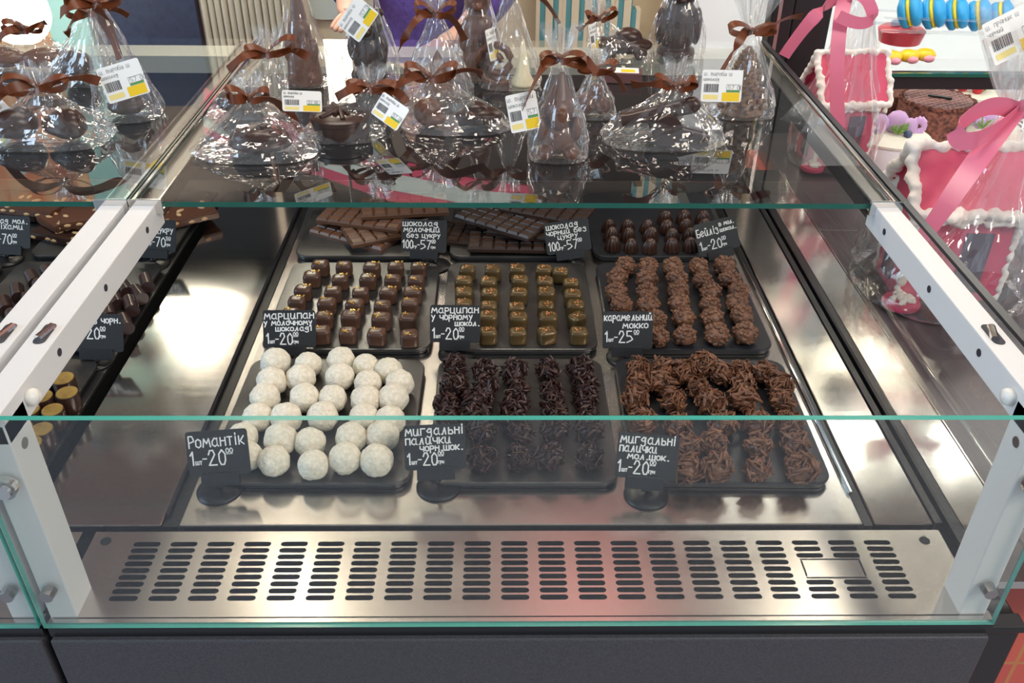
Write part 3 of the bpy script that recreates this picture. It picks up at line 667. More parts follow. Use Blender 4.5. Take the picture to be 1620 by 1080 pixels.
# ================================================================ cellophane gift bags
def bag_mesh(a, b, hn, ht, rn=.006, rf=.02, lean=(0, 0), bulge=.35, n=56, sd=0, sq=.75, shoulder=.0):
    random.seed(sd); bm = nbm(); rings = []; LV = 16
    k1, k2 = random.randint(9, 12), random.randint(15, 19); ph1, ph2 = random.uniform(0, 6), random.uniform(0, 6)
    def foot(th):
        c, s = math.cos(th), math.sin(th)
        return Vector((a*math.copysign(abs(c)**sq, c), b*math.copysign(abs(s)**sq, s)))
    prof = [(i/LV, None) for i in range(LV+1)]
    for i in range(LV+1):
        t = i/LV
        k = (1-t)**.75 if t > .0 else 1
        f = (1-t**(1.0+shoulder*2))*1.0
        f = max(f, 0)**(.85)*(1+bulge*.35*math.sin(PI*min(1, t*1.6))) if t > 0 else 1
        pl = .02+.22*t; ring = []
        for j in range(n):
            th = 2*PI*j/n; p = foot(th); q = Vector((rn*math.cos(th), rn*math.sin(th)))
            cr = 1+pl*(.6*math.sin(k1*th+ph1+t*1.5)+.4*math.sin(k2*th+ph2-t))*(1-t*.2)
            x, y = q.x+(p.x-q.x)*f*cr, q.y+(p.y-q.y)*f*cr
            r2 = 1+(.12*noise.noise(Vector((math.cos(th)*2.2+sd, math.sin(th)*2.2, t*4)))+.10*noise.noise(Vector((math.cos(th)*6+sd, math.sin(th)*6, t*8))))*(1-t)*(1 if t > 0 else 0)+(random.uniform(-.012, .012) if t > 0 else 0)
            ring.append(bm.verts.new((x*r2+lean[0]*t, y*r2+lean[1]*t, .0012+hn*t+(.004*noise.noise(Vector((th*3, sd, t*6))) if 0 < t < 1 else 0))))
        rings.append(ring)
    for i in range(1, 6):
        t = i/5; r = rn+(rf-rn)*t**.8; ring = []
        for j in range(n):
            th = 2*PI*j/n; cr = 1+.35*math.sin(k1*th+ph1+t)+.25*math.sin(k2*th+ph2)
            ring.append(bm.verts.new((r*cr*math.cos(th)+lean[0]*(1+t*.1), r*cr*.7*math.sin(th)+lean[1]*(1+t*.1), hn+ht*t*(1+.18*math.sin(k1*th*.5+ph2)))))
        rings.append(ring)
    for r0, r1 in zip(rings, rings[1:]):
        for j in range(n): bm.faces.new((r0[j], r0[(j+1) % n], r1[(j+1) % n], r1[j]))
    bm.faces.new(rings[0][::-1])
    return bm
def bow(bm, c, w, size, ang=0, tails=((-1, .05, -.9), (1, .05, -.6)), droop=0):
    """ribbon bow at c: two loose loops along direction ang (in plan), tails (side, length, slope)"""
    c = Vector(c); ux = Vector((math.cos(ang), math.sin(ang), 0)); uy = Vector((-math.sin(ang), math.cos(ang), 0)); uz = Vector((0, 0, 1))
    ball(bm, c, (w*.34, w*.34, w*.4), 2)
    for s in (-1, 1):
        L = size*random.uniform(.75, 1.1); up = random.uniform(.1, .5)-droop*4; fat = random.uniform(.22, .34); tw = random.uniform(.3, .9); pts = []; ws = []; wd = []
        for k in range(17):
            t = 2*PI*k/16; r = math.sin(t/2)
            pts.append(c+ux*s*L*(.5-.5*math.cos(t))**.8+uz*(L*fat*math.sin(t)*(1 if math.sin(t) > 0 else .6)+L*up*(.5-.5*math.cos(t)))-uy*(.003+.18*L*r*r))
            ws.append(w*(.38+.62*r)); wd.append(uy*1.0+uz*(.9*tw)+ux*s*.3*math.sin(t))
        strip(bm, pts, wd, ws)
    for s, L, sl in tails:
        tw = random.uniform(.15, .4)
        pts = [c+ux*s*L*u+uz*(sl*L*u*u+.15*L*math.sin(u*PI))-uy*(.005+.016*math.sin(u*4+s)) for u in [i/14 for i in range(15)]]
        strip(bm, pts, [uz*.8+uy*math.cos(i*tw+s)+ux*.3 for i in range(15)], [w*(.5+.5*min(1, i/4)) for i in range(15)])
def tag_parts(parent, c, w, h, rot, lines=('вироби', 'шоколад')):
    """paper price sticker: white card, print, barcode, green bar, yellow block"""
    Mx = Matrix.Translation(c) @ rot
    bm = nbm(); prism(bm, rrect(w, h, .003, 3), -.0003, .0003, mat=Mx); t = part('price_tag', bm, PAPER, parent)
    def rects(name, rs, m):
        b_ = nbm()
        for x0, x1, y0, y1 in rs: b_.faces.new([b_.verts.new(Mx @ Vector((x0*w-w/2, y0*h-h/2, .0007)) if i == 0 else Mx @ Vector((x*w-w/2, y*h-h/2, .0007))) for i, (x, y) in enumerate(((x0, y0), (x1, y0), (x1, y1), (x0, y1)))])
        part(name, b_, m, t)
    rects('yellow_block', [(.52, .95, .03, .30)], YELLOW); rects('pale_yellow_block', [(.06, .42, .08, .22)], YELLOWP)
    rects('green_bar', [(.62, .95, .31, .37)], GREENP)
    x = .06; rs = []
    random.seed(3)
    while x < .4: wd = random.choice((.008, .014, .02)); rs.append((x, x+wd, .3, .56)); x += wd+random.choice((.01, .016))
    rs += [(.62, .95, .54, .55), (.62, .95, .37, .38), (.62, .626, .37, .55), (.944, .95, .37, .55)]
    rects('barcode', rs, INK)
    b_ = nbm(); write(b_, 'ш. '+lines[0]+' ш', -w*.46, h*.32, h*.12, .0004, .8); write(b_, lines[1], -w*.46, h*.16, h*.1, .0004, .8); write(b_, '57 00', w*.16, -h*.1, h*.12, .0004)
    bmesh.ops.transform(b_, matrix=Mx @ Matrix.Translation((0, 0, .0007)), verts=b_.verts); part('print', b_, INK, t)
def euler(rx, ry, rz): return Matrix.Rotation(math.radians(rz), 4, 'Z') @ Matrix.Rotation(math.radians(ry), 4, 'Y') @ Matrix.Rotation(math.radians(rx), 4, 'X')
GBAGS = 'clear gift bags of chocolate figures on the glass tops'
def gift_bag(px, py, a, b, hn, ht, label, sd, bow_size=.035, bow_ang=0, ribw=.014, tails=((-1, .06, -1), (1, .055, -.6)), lean=(0, 0), tagspec=None, bulge=.35, rn=.006, rf=.018, droop=0, sq=.75):
    p = on(px, py, zz(ZT)); p.z += .0008
    t = thing('gift_bag', label, 'gift bag', p, 0, GBAGS)
    part('cellophane', bag_mesh(a, b, hn, ht, lean=lean, sd=sd, bulge=bulge, rn=rn, rf=rf, sq=sq), CELLO, t)
    bm = nbm(); bow(bm, (lean[0], lean[1], hn), ribw, bow_size, bow_ang, tails, droop); part('ribbon_bow', bm, RIBBON, t, smooth=True, autosmooth=50)
    if tagspec:
        tx, ty, yoff, w, h, rot = tagspec
        c = on(tx, ty, y=p.y+yoff)-p; tag_parts(t, c, w, h, euler(*rot))
    return p
def blob(name, p, parts, m, label, cat='chocolate figure', voxel=.0016, rz=0, extra=None):
    """a moulded chocolate figure: overlapping volumes fused into one skin"""
    bm = nbm()
    for q in parts:
        if q[0] == 's': ball(bm, q[1], q[2], 3, rot=q[3] if len(q) > 3 else None)
        elif q[0] == 'c': cyl(bm, q[1], q[2], q[3], q[4], 20)
        elif q[0] == 't': tube(bm, q[1], q[2], 10)
        elif q[0] == 'l': lathe(bm, q[1], 24, q[2])
        elif q[0] == 'b': box(bm, *q[1])
    o = solid(name, bm, m, label, cat, smooth=True)
    o.location = (p.x, p.y, p.z+.0018); o.rotation_euler = (0, 0, rz)
    r = o.modifiers.new('remesh', 'REMESH'); r.mode = 'VOXEL'; r.voxel_size = voxel; r.use_smooth_shade = True
    s = o.modifiers.new('smooth', 'SMOOTH'); s.factor = .5; s.iterations = 3
    return o
# --- middle case, front row
p = gift_bag(410, 240, .085, .05, .066, .03, 'front left gift bag with an oval chocolate and fallen bow', 1, .03, .3, lean=(-.01, .03), tails=((1, .065, -.9), (-1, .03, .2)), tagspec=(478, 160, .01, .055, .028, (70, 10, 25)))
blob('oval_chocolate', p, [('s', (.004, 0, .012), (.046, .032, .012)), ('s', (.004, 0, .02), (.042, .029, .017)), ('l', [(.007, 0), (.008, .004), (.007, .006), (.003, .006), (.002, .001)], (.012, -.006, .034)), ('s', (-.012, -.01, .032), .006), ('s', (.025, -.012, .03), .005)], CHOC, 'oval domed dark chocolate in the front left bag', 'chocolate', .0013)
p = gift_bag(390, 178, .06, .04, .085, .035, 'gift bag with dark shell behind the front left bag', 2, .04, .15, lean=(.04, .02), tails=((-1, .06, -.35), (1, .06, -.2)))
blob('shell_chocolate', p, [('s', (-.012, 0, .015), (.032, .026, .016)), ('s', (.012, .004, .019), (.024, .022, .02)), ('c', (-.03, 0, .012), (.03, .004, .03), .014, .006)], CHOC, 'dark shell-shaped chocolate behind the oval one', 'chocolate')
p = gift_bag(484, 132, .042, .034, .185, .04, 'tall narrow gift bag with a slim figure at the back left', 3, .03, .2, tails=((-1, .04, -.6), (1, .03, .3)), bulge=.6)
blob('tall_chocolate_figure', p, [('c', (0, 0, 0), (0, 0, .07), .03, .022), ('c', (0, 0, .06), (0, 0, .155), .021, .006), ('s', (0, -.003, .088), .019), ('s', (-.02, -.008, .055), (.009, .009, .02)), ('s', (.02, -.008, .055), (.009, .009, .02)), ('s', (.014, -.014, .012), (.012, .014, .012)), ('s', (-.014, -.014, .012), (.012, .014, .012)), ('s', (0, -.014, .076), (.013, .008, .012))], MILK, 'slim milk chocolate figure in pointed hat in tall left bag')
p = gift_bag(588, 126, .048, .04, .175, .04, 'tall gift bag with a dark bear and tilted price tag', 4, .03, .1, tails=((1, .05, -.5), (-1, .05, -.3)), bulge=.6, tagspec=(566, 30, -.03, .058, .045, (72, -52, 8)))
blob('chocolate_bear', p, [('s', (0, 0, .04), (.03, .026, .04)), ('s', (0, -.004, .088), (.027, .024, .024)), ('s', (-.019, 0, .108), .009), ('s', (.019, 0, .108), .009), ('s', (0, -.024, .083), (.011, .01, .009)), ('s', (-.024, -.016, .056), (.01, .012, .022)), ('s', (.024, -.016, .056), (.01, .012, .022)), ('s', (-.018, -.02, .012), (.013, .018, .012)), ('s', (.018, -.02, .012), (.013, .018, .012))], CHOC, 'dark chocolate bear sitting upright in a tall bag')
p = gift_bag(541, 212, .062, .046, .062, .03, 'low gift bag with a round dark box and tag on its right', 5, .034, .0, lean=(.045, .02), tails=((-1, .05, -.25), (1, .05, -.5)), tagspec=(617, 176, -.02, .052, .036, (55, 18, -38)))
bm = nbm(); lathe(bm, [(.040, 0), (.042, .003), (.042, .02), (.044, .021), (.044, .027), (.039, .031), (.02, .033), (.001, .0335)], 40)
for k in range(6): tube(bm, [(.036*math.cos(k), .036*math.sin(k), .032), (.0, .0, .036), (.02*math.cos(k+2.5), .02*math.sin(k+2.5), .034)], .0035, 8)
o = solid('round_chocolate_box', bm, CHOC, 'round dark chocolate box in the low middle bag', 'chocolate', smooth=True, autosmooth=40); o.location = p+Vector((0, 0, .0018))
p = gift_bag(722, 200, .082, .045, .066, .025, 'wide gift bag with a chocolate ball and egg, wavy bow', 6, .04, -.1, lean=(-.035, .02), tails=((-1, .075, -.5), (1, .075, .1)))
blob('ball_chocolate', p+Vector((-.042, 0, 0)), [('s', (0, 0, .021), .022), ('s', (.006, -.01, .012), (.02, .014, .011))], MILK, 'round milk chocolate ball left in the wide bag', 'chocolate')
blob('egg_chocolate', p+Vector((.034, 0, 0)), [('s', (0, 0, .015), (.036, .024, .015)), ('s', (-.004, 0, .023), (.02, .017, .013)), ('c', (-.03, -.008, .01), (.028, -.012, .016), .01, .006)], CHOC, 'dark egg-shaped chocolate right in the wide bag', 'chocolate')
p = gift_bag(694, 146, .058, .04, .125, .04, 'whitish crumpled gift bag with a small pointed chocolate', 7, .042, .05, lean=(0, .0), tails=((-1, .06, -.9), (1, .045, -1.0)), bulge=.2)
bm = nbm(); lathe(bm, [(.024, 0), (.025, .006), (.018, .022), (.02, .023), (.012, .042), (.014, .043), (.001, .066)], 20)
o = solid('chocolate_cone', bm, MILK, 'small pointed chocolate cone inside the whitish crumpled bag', 'chocolate', smooth=True, autosmooth=50); o.location = p+Vector((0, 0, .0018))
p = gift_bag(757, 124, .042, .036, .19, .04, 'tall gift bag with brown figure at the back centre', 8, .03, .1, bulge=.6, tails=((1, .05, -.3), (-1, .05, -.2)), tagspec=(779, 70, -.045, .03, .05, (78, 0, 60)))
blob('tall_chocolate_figure', p, [('c', (0, 0, 0), (0, 0, .075), .03, .024), ('s', (0, 0, .085), (.026, .024, .026)), ('s', (0, 0, .125), (.022, .021, .024)), ('c', (0, 0, .14), (0, 0, .175), .017, .004), ('s', (-.024, -.01, .07), (.009, .01, .024)), ('s', (.024, -.01, .07), (.009, .01, .024)), ('s', (0, -.02, .03), (.02, .012, .022)), ('s', (0, -.02, .12), (.008, .006, .007))], MILK, 'broad brown chocolate figure in the back centre bag')
p = gift_bag(806, 134, .052, .04, .15, .04, 'clear gift bag with a curled chocolate and white cone', 9, .034, -.2, bulge=.3, tails=((1, .08, -.6), (-1, .05, -.1)))
bm = nbm(); tube(bm, [((.006+.0028*i*.55)*math.cos(i*.55)*1.0, -.004, .034+(.006+.0028*i*.55)*math.sin(i*.55)) for i in range(22)], .0065, 10)
o = solid('curled_chocolate', bm, MILK, 'curled milk chocolate snail beside the white cone', 'chocolate', smooth=True); o.location = p+Vector((-.022, 0, .005))
bm = nbm(); lathe(bm, [(.019, 0), (.02, .004), (.012, .02), (.007, .05), (.001, .075)], 20)
o = solid('white_chocolate_cone', bm, mat('white_chocolate', (.8, .7, .46), .4), 'slender white chocolate cone in the clear back bag', 'chocolate', smooth=True); o.location = p+Vector((.022, -.005, .0018))
p = gift_bag(881, 246, .042, .036, .135, .04, 'front centre gift bag with a milk chocolate gnome and big bow', 10, .036, .0, bulge=.75, rf=.02, tails=((-1, .055, -1.5), (1, .05, -.45)), tagspec=(828, 177, -.02, .042, .05, (74, -8, 12)), droop=.05)
blob('chocolate_gnome', p, [('s', (0, 0, .028), (.028, .025, .028)), ('s', (0, -.004, .066), (.021, .02, .02)), ('c', (0, 0, .072), (.003, .003, .115), .02, .003), ('s', (-.018, -.018, .01), (.012, .018, .011)), ('s', (.018, -.018, .01), (.012, .018, .011)), ('s', (-.024, -.012, .042), (.009, .012, .017)), ('s', (.024, -.012, .042), (.009, .012, .017)), ('s', (0, -.021, .058), (.013, .008, .016)), ('s', (0, -.024, .067), .005)], MILK, 'milk chocolate gnome in pointed cap in the front centre bag', voxel=.0013)
p = gift_bag(938, 182, .036, .03, .07, .03, 'small gift bag squeezed right behind the front centre bag', 11, .03, -.3, tails=((1, .045, -.7), (-1, .03, .4)))
blob('small_chocolate_pair', p, [('s', (-.01, 0, .017), .017), ('s', (.014, -.004, .014), .014), ('s', (.002, .002, .036), .012)], MILK, 'lumpy milk chocolate in the small bag behind the gnome', 'chocolate')
q = on(985, 128, zz(ZT)); bm = nbm(); box(bm, -.032, .032, -.018, .018, .001, .018)
t = thing('chocolate_box', 'small boxed chocolate with yellow sticker behind the bags', 'box', q, -.1); part('carton', bm, mat('brown_carton', (.12, .05, .05), .4), t, bevel=.001)
bm = nbm(); box(bm, -.028, .026, -.014, .014, .0181, .0186); part('sticker', bm, PAPER, t); bm = nbm(); box(bm, -.004, .02, -.011, .004, .0187, .0191); part('yellow_block', bm, YELLOW, t)
p = gift_bag(986, 92, .06, .04, .07, .03, 'clear gift bag holding a dark chocolate car at the back', 12, .032, .2, lean=(-.05, .0), tails=((-1, .04, -.4), (1, .03, .5)), tagspec=(940, 58, -.02, .03, .045, (76, 0, 55)), bulge=.6)
blob('chocolate_car', p, [('s', (0, 0, .022), (.052, .026, .017)), ('s', (.006, 0, .036), (.026, .021, .017)), ('c', (-.028, -.027, .012), (-.028, .027, .012), .012, .012), ('c', (.028, -.027, .012), (.028, .027, .012), .012, .012), ('s', (-.04, 0, .026), (.014, .02, .01))], CHOC, 'dark chocolate car with rounded roof at the back right')
p = gift_bag(1068, 86, .05, .04, .17, .05, 'tall gift bag with a dark owl on a silver tray', 13, .03, .0, bulge=.7, tails=((1, .04, .2), (-1, .04, .1)))
blob('chocolate_owl', p, [('s', (0, 0, .05), (.036, .03, .052)), ('s', (0, -.002, .108), (.029, .026, .026)), ('c', (-.018, 0, .12), (-.024, 0, .145), .01, .002), ('c', (.018, 0, .12), (.024, 0, .145), .01, .002), ('s', (-.034, -.004, .05), (.008, .018, .034)), ('s', (.034, -.004, .05), (.008, .018, .034)), ('s', (0, -.026, .1), (.005, .008, .006)), ('c', (0, 0, 0), (0, 0, .01), .036, .034)], CHOC, 'dark chocolate owl in the tall back right bag')
p = gift_bag(1048, 222, .088, .05, .075, .035, 'wide front gift bag with a chocolate cannon', 14, .036, .25, lean=(.012, .012), tails=((-1, .07, .15), (1, .03, .1)), bulge=.5)
bm = nbm(); cyl(bm, (-.062, -.008, .03), (.035, 0, .05), .0095, .0125, 24); cyl(bm, (-.064, -.008, .0296), (-.058, -.008, .0308), .0115, .0115, 24); ball(bm, (.038, 0, .0505), .0125, 2)
for yy in (-.026, .026):
    cyl(bm, (.0, yy-.005, .022), (.0, yy+.005, .022), .022, n=28); cyl(bm, (.0, yy-.007, .022), (.0, yy+.007, .022), .007, n=16)
cyl(bm, (0, -.026, .022), (0, .026, .022), .006, n=12); box(bm, -.012, .012, -.018, .018, .018, .04); box(bm, .01, .066, -.012, -.003, .0, .012, mat=Matrix.Translation((0, 0, .012)) @ Matrix.Rotation(.25, 4, 'Y')); box(bm, .01, .066, .003, .012, .0, .012, mat=Matrix.Translation((0, 0, .012)) @ Matrix.Rotation(.25, 4, 'Y'))
o = solid('chocolate_cannon', bm, CHOC, 'dark chocolate cannon with two wheels in the wide front bag', 'chocolate figure', smooth=True, autosmooth=40); o.location = p+Vector((0, 0, .002))
p = gift_bag(1170, 178, .052, .042, .125, .06, 'right gift bag with a pine cone and upright price tag', 15, .038, .0, bulge=.35, rf=.026, tails=((-1, .045, -1.6), (1, .075, .25)), tagspec=(1142, 136, -.055, .06, .046, (74, 0, -3)))
bm = nbm(); lathe(bm, [(.034, 0), (.036, .004), (.03, .01), (.026, .04), (.016, .075), (.004, .1)], 24)
for k in range(110):
    t_ = k/110; z = .008+.088*t_; r = (.033)*(1-t_)**.8+.003; a_ = k*2.399
    ball(bm, (r*math.cos(a_), r*math.sin(a_), z), (.0062, .0062, .0042), 1, rot=Matrix.Rotation(a_, 3, 'Z'))
o = solid('chocolate_pine_cone', bm, add_noise(mat('nutty_milk_chocolate', (.13, .06, .03), .35), 60, .3, .7, (.09, .04, .02), (.24, .13, .06)), 'pine cone shaped milk chocolate with scales in the right bag', 'chocolate figure', smooth=True); o.location = p+Vector((0, 0, .0018))
# --- left case
p = gift_bag(52, 108, .085, .045, .06, .025, 'gift bag with two oval shoe halves at the far left', 16, .036, .1, lean=(.0, .02), tails=((-1, .05, -.3), (1, .03, .3)), bulge=.7)
for dx, rz, lb in ((-.045, .15, 'left'), (.03, .45, 'right')):
    blob('chocolate_egg_half', p+Vector((dx, 0, 0)), [('s', (0, 0, .014), (.045, .022, .014)), ('s', (-.004, 0, .02), (.036, .018, .014))], MILK, f'oval milk chocolate half, {lb} one of the far left bag', 'chocolate', rz=rz)
p = gift_bag(76, 222, .09, .05, .07, .03, 'front left-case gift bag with two chocolate balls and wavy bow', 17, .045, .05, lean=(.0, .02), tails=((-1, .075, -.5), (1, .08, .05)), bulge=.6, tagspec=(4, 195, .0, .05, .045, (70, -40, 10)))
for dx, rz, lb in ((-.038, .3, 'left'), (.034, -.4, 'right')):
    blob('chocolate_boot', p+Vector((dx, 0, 0)), [('s', (0, 0, .022), (.03, .024, .022)), ('s', (-.008, -.004, .02), (.032, .02, .016)), ('s', (.01, .002, .03), .016)], CHOC, f'round dark chocolate piece, {lb} one in the front left-case bag', 'chocolate', rz=rz)
p = gift_bag(205, 182, .05, .042, .165, .05, 'tall left-case gift bag with long ribbon and large price tag', 18, .04, .2, lean=(-.01, .0), tails=((1, .012, -7.0), (-1, .05, -.2)), bulge=.1, ribw=.018, tagspec=(195, 128, -.06, .062, .05, (72, -14, 10)))
blob('dark_chocolate_disc', p, [('s', (0, 0, .014), (.03, .026, .014)), ('s', (.004, 0, .022), (.02, .018, .014))], CHOC, 'dark chocolate dome low in the tall left-case bag', 'chocolate')
p = gift_bag(128, 128, .055, .042, .11, .04, 'gift bag with one round chocolate between the left-case bags', 19, .03, .4, lean=(.04, .0), tails=((1, .06, -.2), (-1, .04, -.7)), bulge=.2)
blob('round_chocolate', p, [('s', (0, 0, .024), (.027, .027, .025))], CHOC, 'single round dark chocolate in the left-case middle bag', 'chocolate')

# ================================================================ right side: counter, gingerbread houses, cake fridge
t = thing('side_counter', 'dark steel counter on the right carrying the gingerbread houses', 'counter', (1.05, .66, 0))
bm = nbm(); box(bm, .5915, 1.7, .645, 1.5, zz(-.035), zz(-.002)); box(bm, .5915, .785, 1.5, 2.0, zz(-.035), zz(-.002)); part('counter_top', bm, add_noise(mat('dark_satin_counter', (.10, .085, .09), .3, .4), 8, .3, .7, (.085, .07, .078), (.12, .1, .105)), t, world=True, bevel=.003)
bm = nbm(); box(bm, .536, .590, .66, 1.78, zz(-.012), zz(-.001)); tube(bm, [(.592, .66, zz(-.001)), (.592, 1.78, zz(-.001))], .0016, 6); part('steel_edge', bm, STEELP, t, world=True)
def wall_tiles():
    m = mat('orange_wall_tiles', (.6, .12, .07), .3); N, L, p_ = nodes(m)
    tc = N.new('ShaderNodeTexCoord'); mp = N.new('ShaderNodeMapping'); mp.inputs['Rotation'].default_value = (PI/2, 0, 0); mp.inputs['Location'].default_value = (.02, .12, 0)
    b = N.new('ShaderNodeTexBrick'); b.offset = 0; b.inputs['Scale'].default_value = 1; b.inputs['Brick Width'].default_value = .2; b.inputs['Row Height'].default_value = .2; b.inputs['Mortar Size'].default_value = .0025
    b.inputs['Color1'].default_value = (.66, .12, .075, 1); b.inputs['Color2'].default_value = (.58, .095, .075, 1); b.inputs['Mortar'].default_value = (.55, .22, .08, 1)
    L.new(tc.outputs['Object'], mp.inputs[0]); L.new(mp.outputs[0], b.inputs['Vector']); L.new(b.outputs[0], p_.inputs['Base Color']); return m
bm = nbm(); box(bm, .575, 1.69, .69, 1.48, .0, zz(-.036)); box(bm, .575, .78, 1.48, 1.98, .0, zz(-.036)); part('tiled_base', bm, wall_tiles(), t, world=True)
def bumps(bm, pts, r, step=.008, jit=.45):
    step *= .7
    pts = [Vector(p) for p in pts]
    for a, b in zip(pts, pts[1:]):
        n = max(1, int((b-a).length/step))
        for i in range(n):
            p = a.lerp(b, i/n)+Vector((random.uniform(-1, 1), random.uniform(-1, 1), random.uniform(-1, 1)))*r*jit
            ball(bm, p, r*random.uniform(.8, 1.25), 1)
def gingerbread(px, py, rz, s, dims, label, baglabel, hn, ht, lean, board_r, sd, tagspec=None, tails=()):
    p = on(px, py, zz(0)); p.z += .0
    t = thing('gingerbread_house', label, 'gingerbread house', p, rz)
    bm = nbm(); prism(bm, [(board_r*math.cos(PI/4*k+PI/8), board_r*math.sin(PI/4*k+PI/8)) for k in range(8)], .0, .004); part('cake_board', bm, mat('black_board', (.03, .028, .03), .3), t)
    w, d, h, r = dims; ov = .016
    # long walls
    for sg in (-1, 1):
        bm = nbm(); box(bm, sg*w-.004, sg*w+.004, -d, d, .004, h); part('side_wall', bm, PINKDOUGH, t)
    for sg in (-1, 1):
        bm = nbm(); prism(bm, [(-w, .004), (w, .004), (w, h), (0, r-.006), (-w, h)], -.004, .004, mat=Matrix.Translation((0, sg*d, 0)) @ Matrix.Rotation(PI/2, 4, 'X')); part('gable_wall', bm, PINKDOUGH, t)
    sl = math.atan2(r-h, w); L = (w+ov)/math.cos(sl)
    for sg in (-1, 1):
        bm = nbm(); mt = Matrix.Translation((0, 0, r+.004)) @ Matrix.Rotation(sg*sl, 4, 'Y')
        box(bm, 0 if sg > 0 else -L, L if sg > 0 else 0, -d-ov, d+ov, -.004, .004, mat=mt); part('roof_panel', bm, PINKDOUGH, t)
    random.seed(sd); bm = nbm(); e = d+ov; ex = w+ov; ez = r-(r-h)/w*ex+.006
    bumps(bm, [(0, -e, r+.008), (0, e, r+.008)], .009*s, .007)
    for sy in (-1, 1):
        for sx in (-1, 1): bumps(bm, [(0, sy*e, r+.006), (sx*ex, sy*e, ez)], .0095*s, .0065)
    for sx in (-1, 1):
        bumps(bm, [(sx*ex, -e, ez), (sx*ex, e, ez)], .0095*s, .0065)
        bumps(bm, [(sx*ex*.98, -e, ez-.012), (sx*ex*.98, e, ez-.012)], .007*s, .013)
        for sy in (-1, 1): bumps(bm, [(sx*w, sy*d, .006), (sx*w, sy*d, h)], .0075*s, .0075)
    ic = part('icing_trim', bm, ICING, t, smooth=True); rm = ic.modifiers.new('remesh', 'REMESH'); rm.mode = 'VOXEL'; rm.voxel_size = .0026; rm.use_smooth_shade = True
    sm = ic.modifiers.new('smooth', 'SMOOTH'); sm.factor = .5; sm.iterations = 4
    bm = nbm(); box(bm, -.02*s, .02*s, -d-.007, -d-.003, .02*s, .06*s); box(bm, w+.0035, w+.0065, .0, .042*s, .02*s, h*.72); part('window', bm, mat('dark_sugar_pane', (.08, .06, .09), .2), t)
    # little iced cookie lying on the board
    bm = nbm(); lathe(bm, [(.028*s, .004), (.03*s, .008), (.028*s, .013), (.001, .0135)], 24, (.075*s, -.08*s, 0)); c_ = part('iced_cookie', bm, PINKDOUGH, t, smooth=True, autosmooth=50)
    bm = nbm()
    for k in range(26): a_ = random.uniform(0, 6.28); q = random.uniform(0, .019*s); ball(bm, (.075*s+q*math.cos(a_), -.08*s+q*math.sin(a_), .016), random.uniform(.004, .007)*s, 1)
    part('icing_swirl', bm, ICING, c_, smooth=True)
    g = thing('cellophane_wrap', baglabel, 'gift wrap', p+Vector((0, 0, .001)), 0)
    part('cellophane', bag_mesh(board_r*1.02, board_r*1.02, hn, ht, rn=.018, rf=.075, lean=lean, bulge=.75, n=72, sd=sd, sq=.9), WRAP, g)
    return p, g
p, g = gingerbread(1476, 450, -PI/2-.04, 1.0, (.052, .078, .172, .235), 'pink gingerbread house with white icing on octagonal board, right foreground', 'clear wrap with pink bow over the nearer gingerbread house', .30, .13, (.044, -.015), .13, 31)
bm = nbm(); c = Vector((.03, .01, .235))
def arc(p0, p1, p2, n=14): return [Vector(p0)*(1-t)**2+2*Vector(p1)*t*(1-t)+Vector(p2)*t*t for t in [i/n for i in range(n+1)]]
def at_(px, py, y): return on(px, py, y=y)-p
cyl(bm, c-Vector((.012, 0, 0)), c+Vector((.012, 0, 0)), .012, n=12)
yb = p.y-.03
K = at_(1608, 178, yb); c0 = K
# loop to the left, long tail falling to the front left, stub to the right
strip(bm, arc(K, at_(1560, 150, yb-.02), at_(1514, 205, yb-.04))+arc(at_(1514, 205, yb-.045), at_(1508, 232, yb-.05), at_(1545, 222, yb-.05))[1:]+arc(at_(1545, 222, yb-.05), at_(1585, 205, yb-.03), K)[1:], Vector((.25, .1, 1)), .026)
strip(bm, arc(K, at_(1560, 230, yb-.05), at_(1500, 320, yb-.085))+arc(at_(1500, 320, yb-.085), at_(1470, 365, yb-.1), at_(1440, 400, yb-.1))[1:], Vector((1, .25, .55)), .030)
strip(bm, arc(K, at_(1640, 160, yb-.01), at_(1680, 190, yb-.02)), Vector((.1, .2, 1)), .026)
part('pink_ribbon', bm, PINKRIB, g, smooth=True, autosmooth=50)
cpt = at_(1606, 52, yb+.0); tag_parts(g, cpt, .085, .06, euler(66, -22, 16), ('пряник', 'чорний'))
p, g = gingerbread(1312, 252, -PI/2+.1, .8, (.046, .056, .158, .222), 'smaller pink gingerbread house behind the side glass', 'clear wrap with pink ribbon over the farther gingerbread house', .335, .10, (-.01, -.02), .088, 37)
bm = nbm(); yb = p.y-.06
K = at_(1338, -6, yb)
strip(bm, arc(K, at_(1318, 60, yb-.05), at_(1326, 205, yb-.07)), Vector((1, 0, .1)), .028)
strip(bm, arc(K, at_(1300, 0, yb-.02), at_(1240, 90, yb-.02)), Vector((.7, .1, .7)), .028)
strip(bm, arc(K, at_(1372, -20, yb-.03), at_(1382, 28, yb-.04))+arc(at_(1382, 28, yb-.045), at_(1368, 48, yb-.05), at_(1326, 26, yb-.05))[1:], Vector((.3, .1, 1)), .022)
part('pink_ribbon', bm, PINKRIB, g, smooth=True, autosmooth=50)

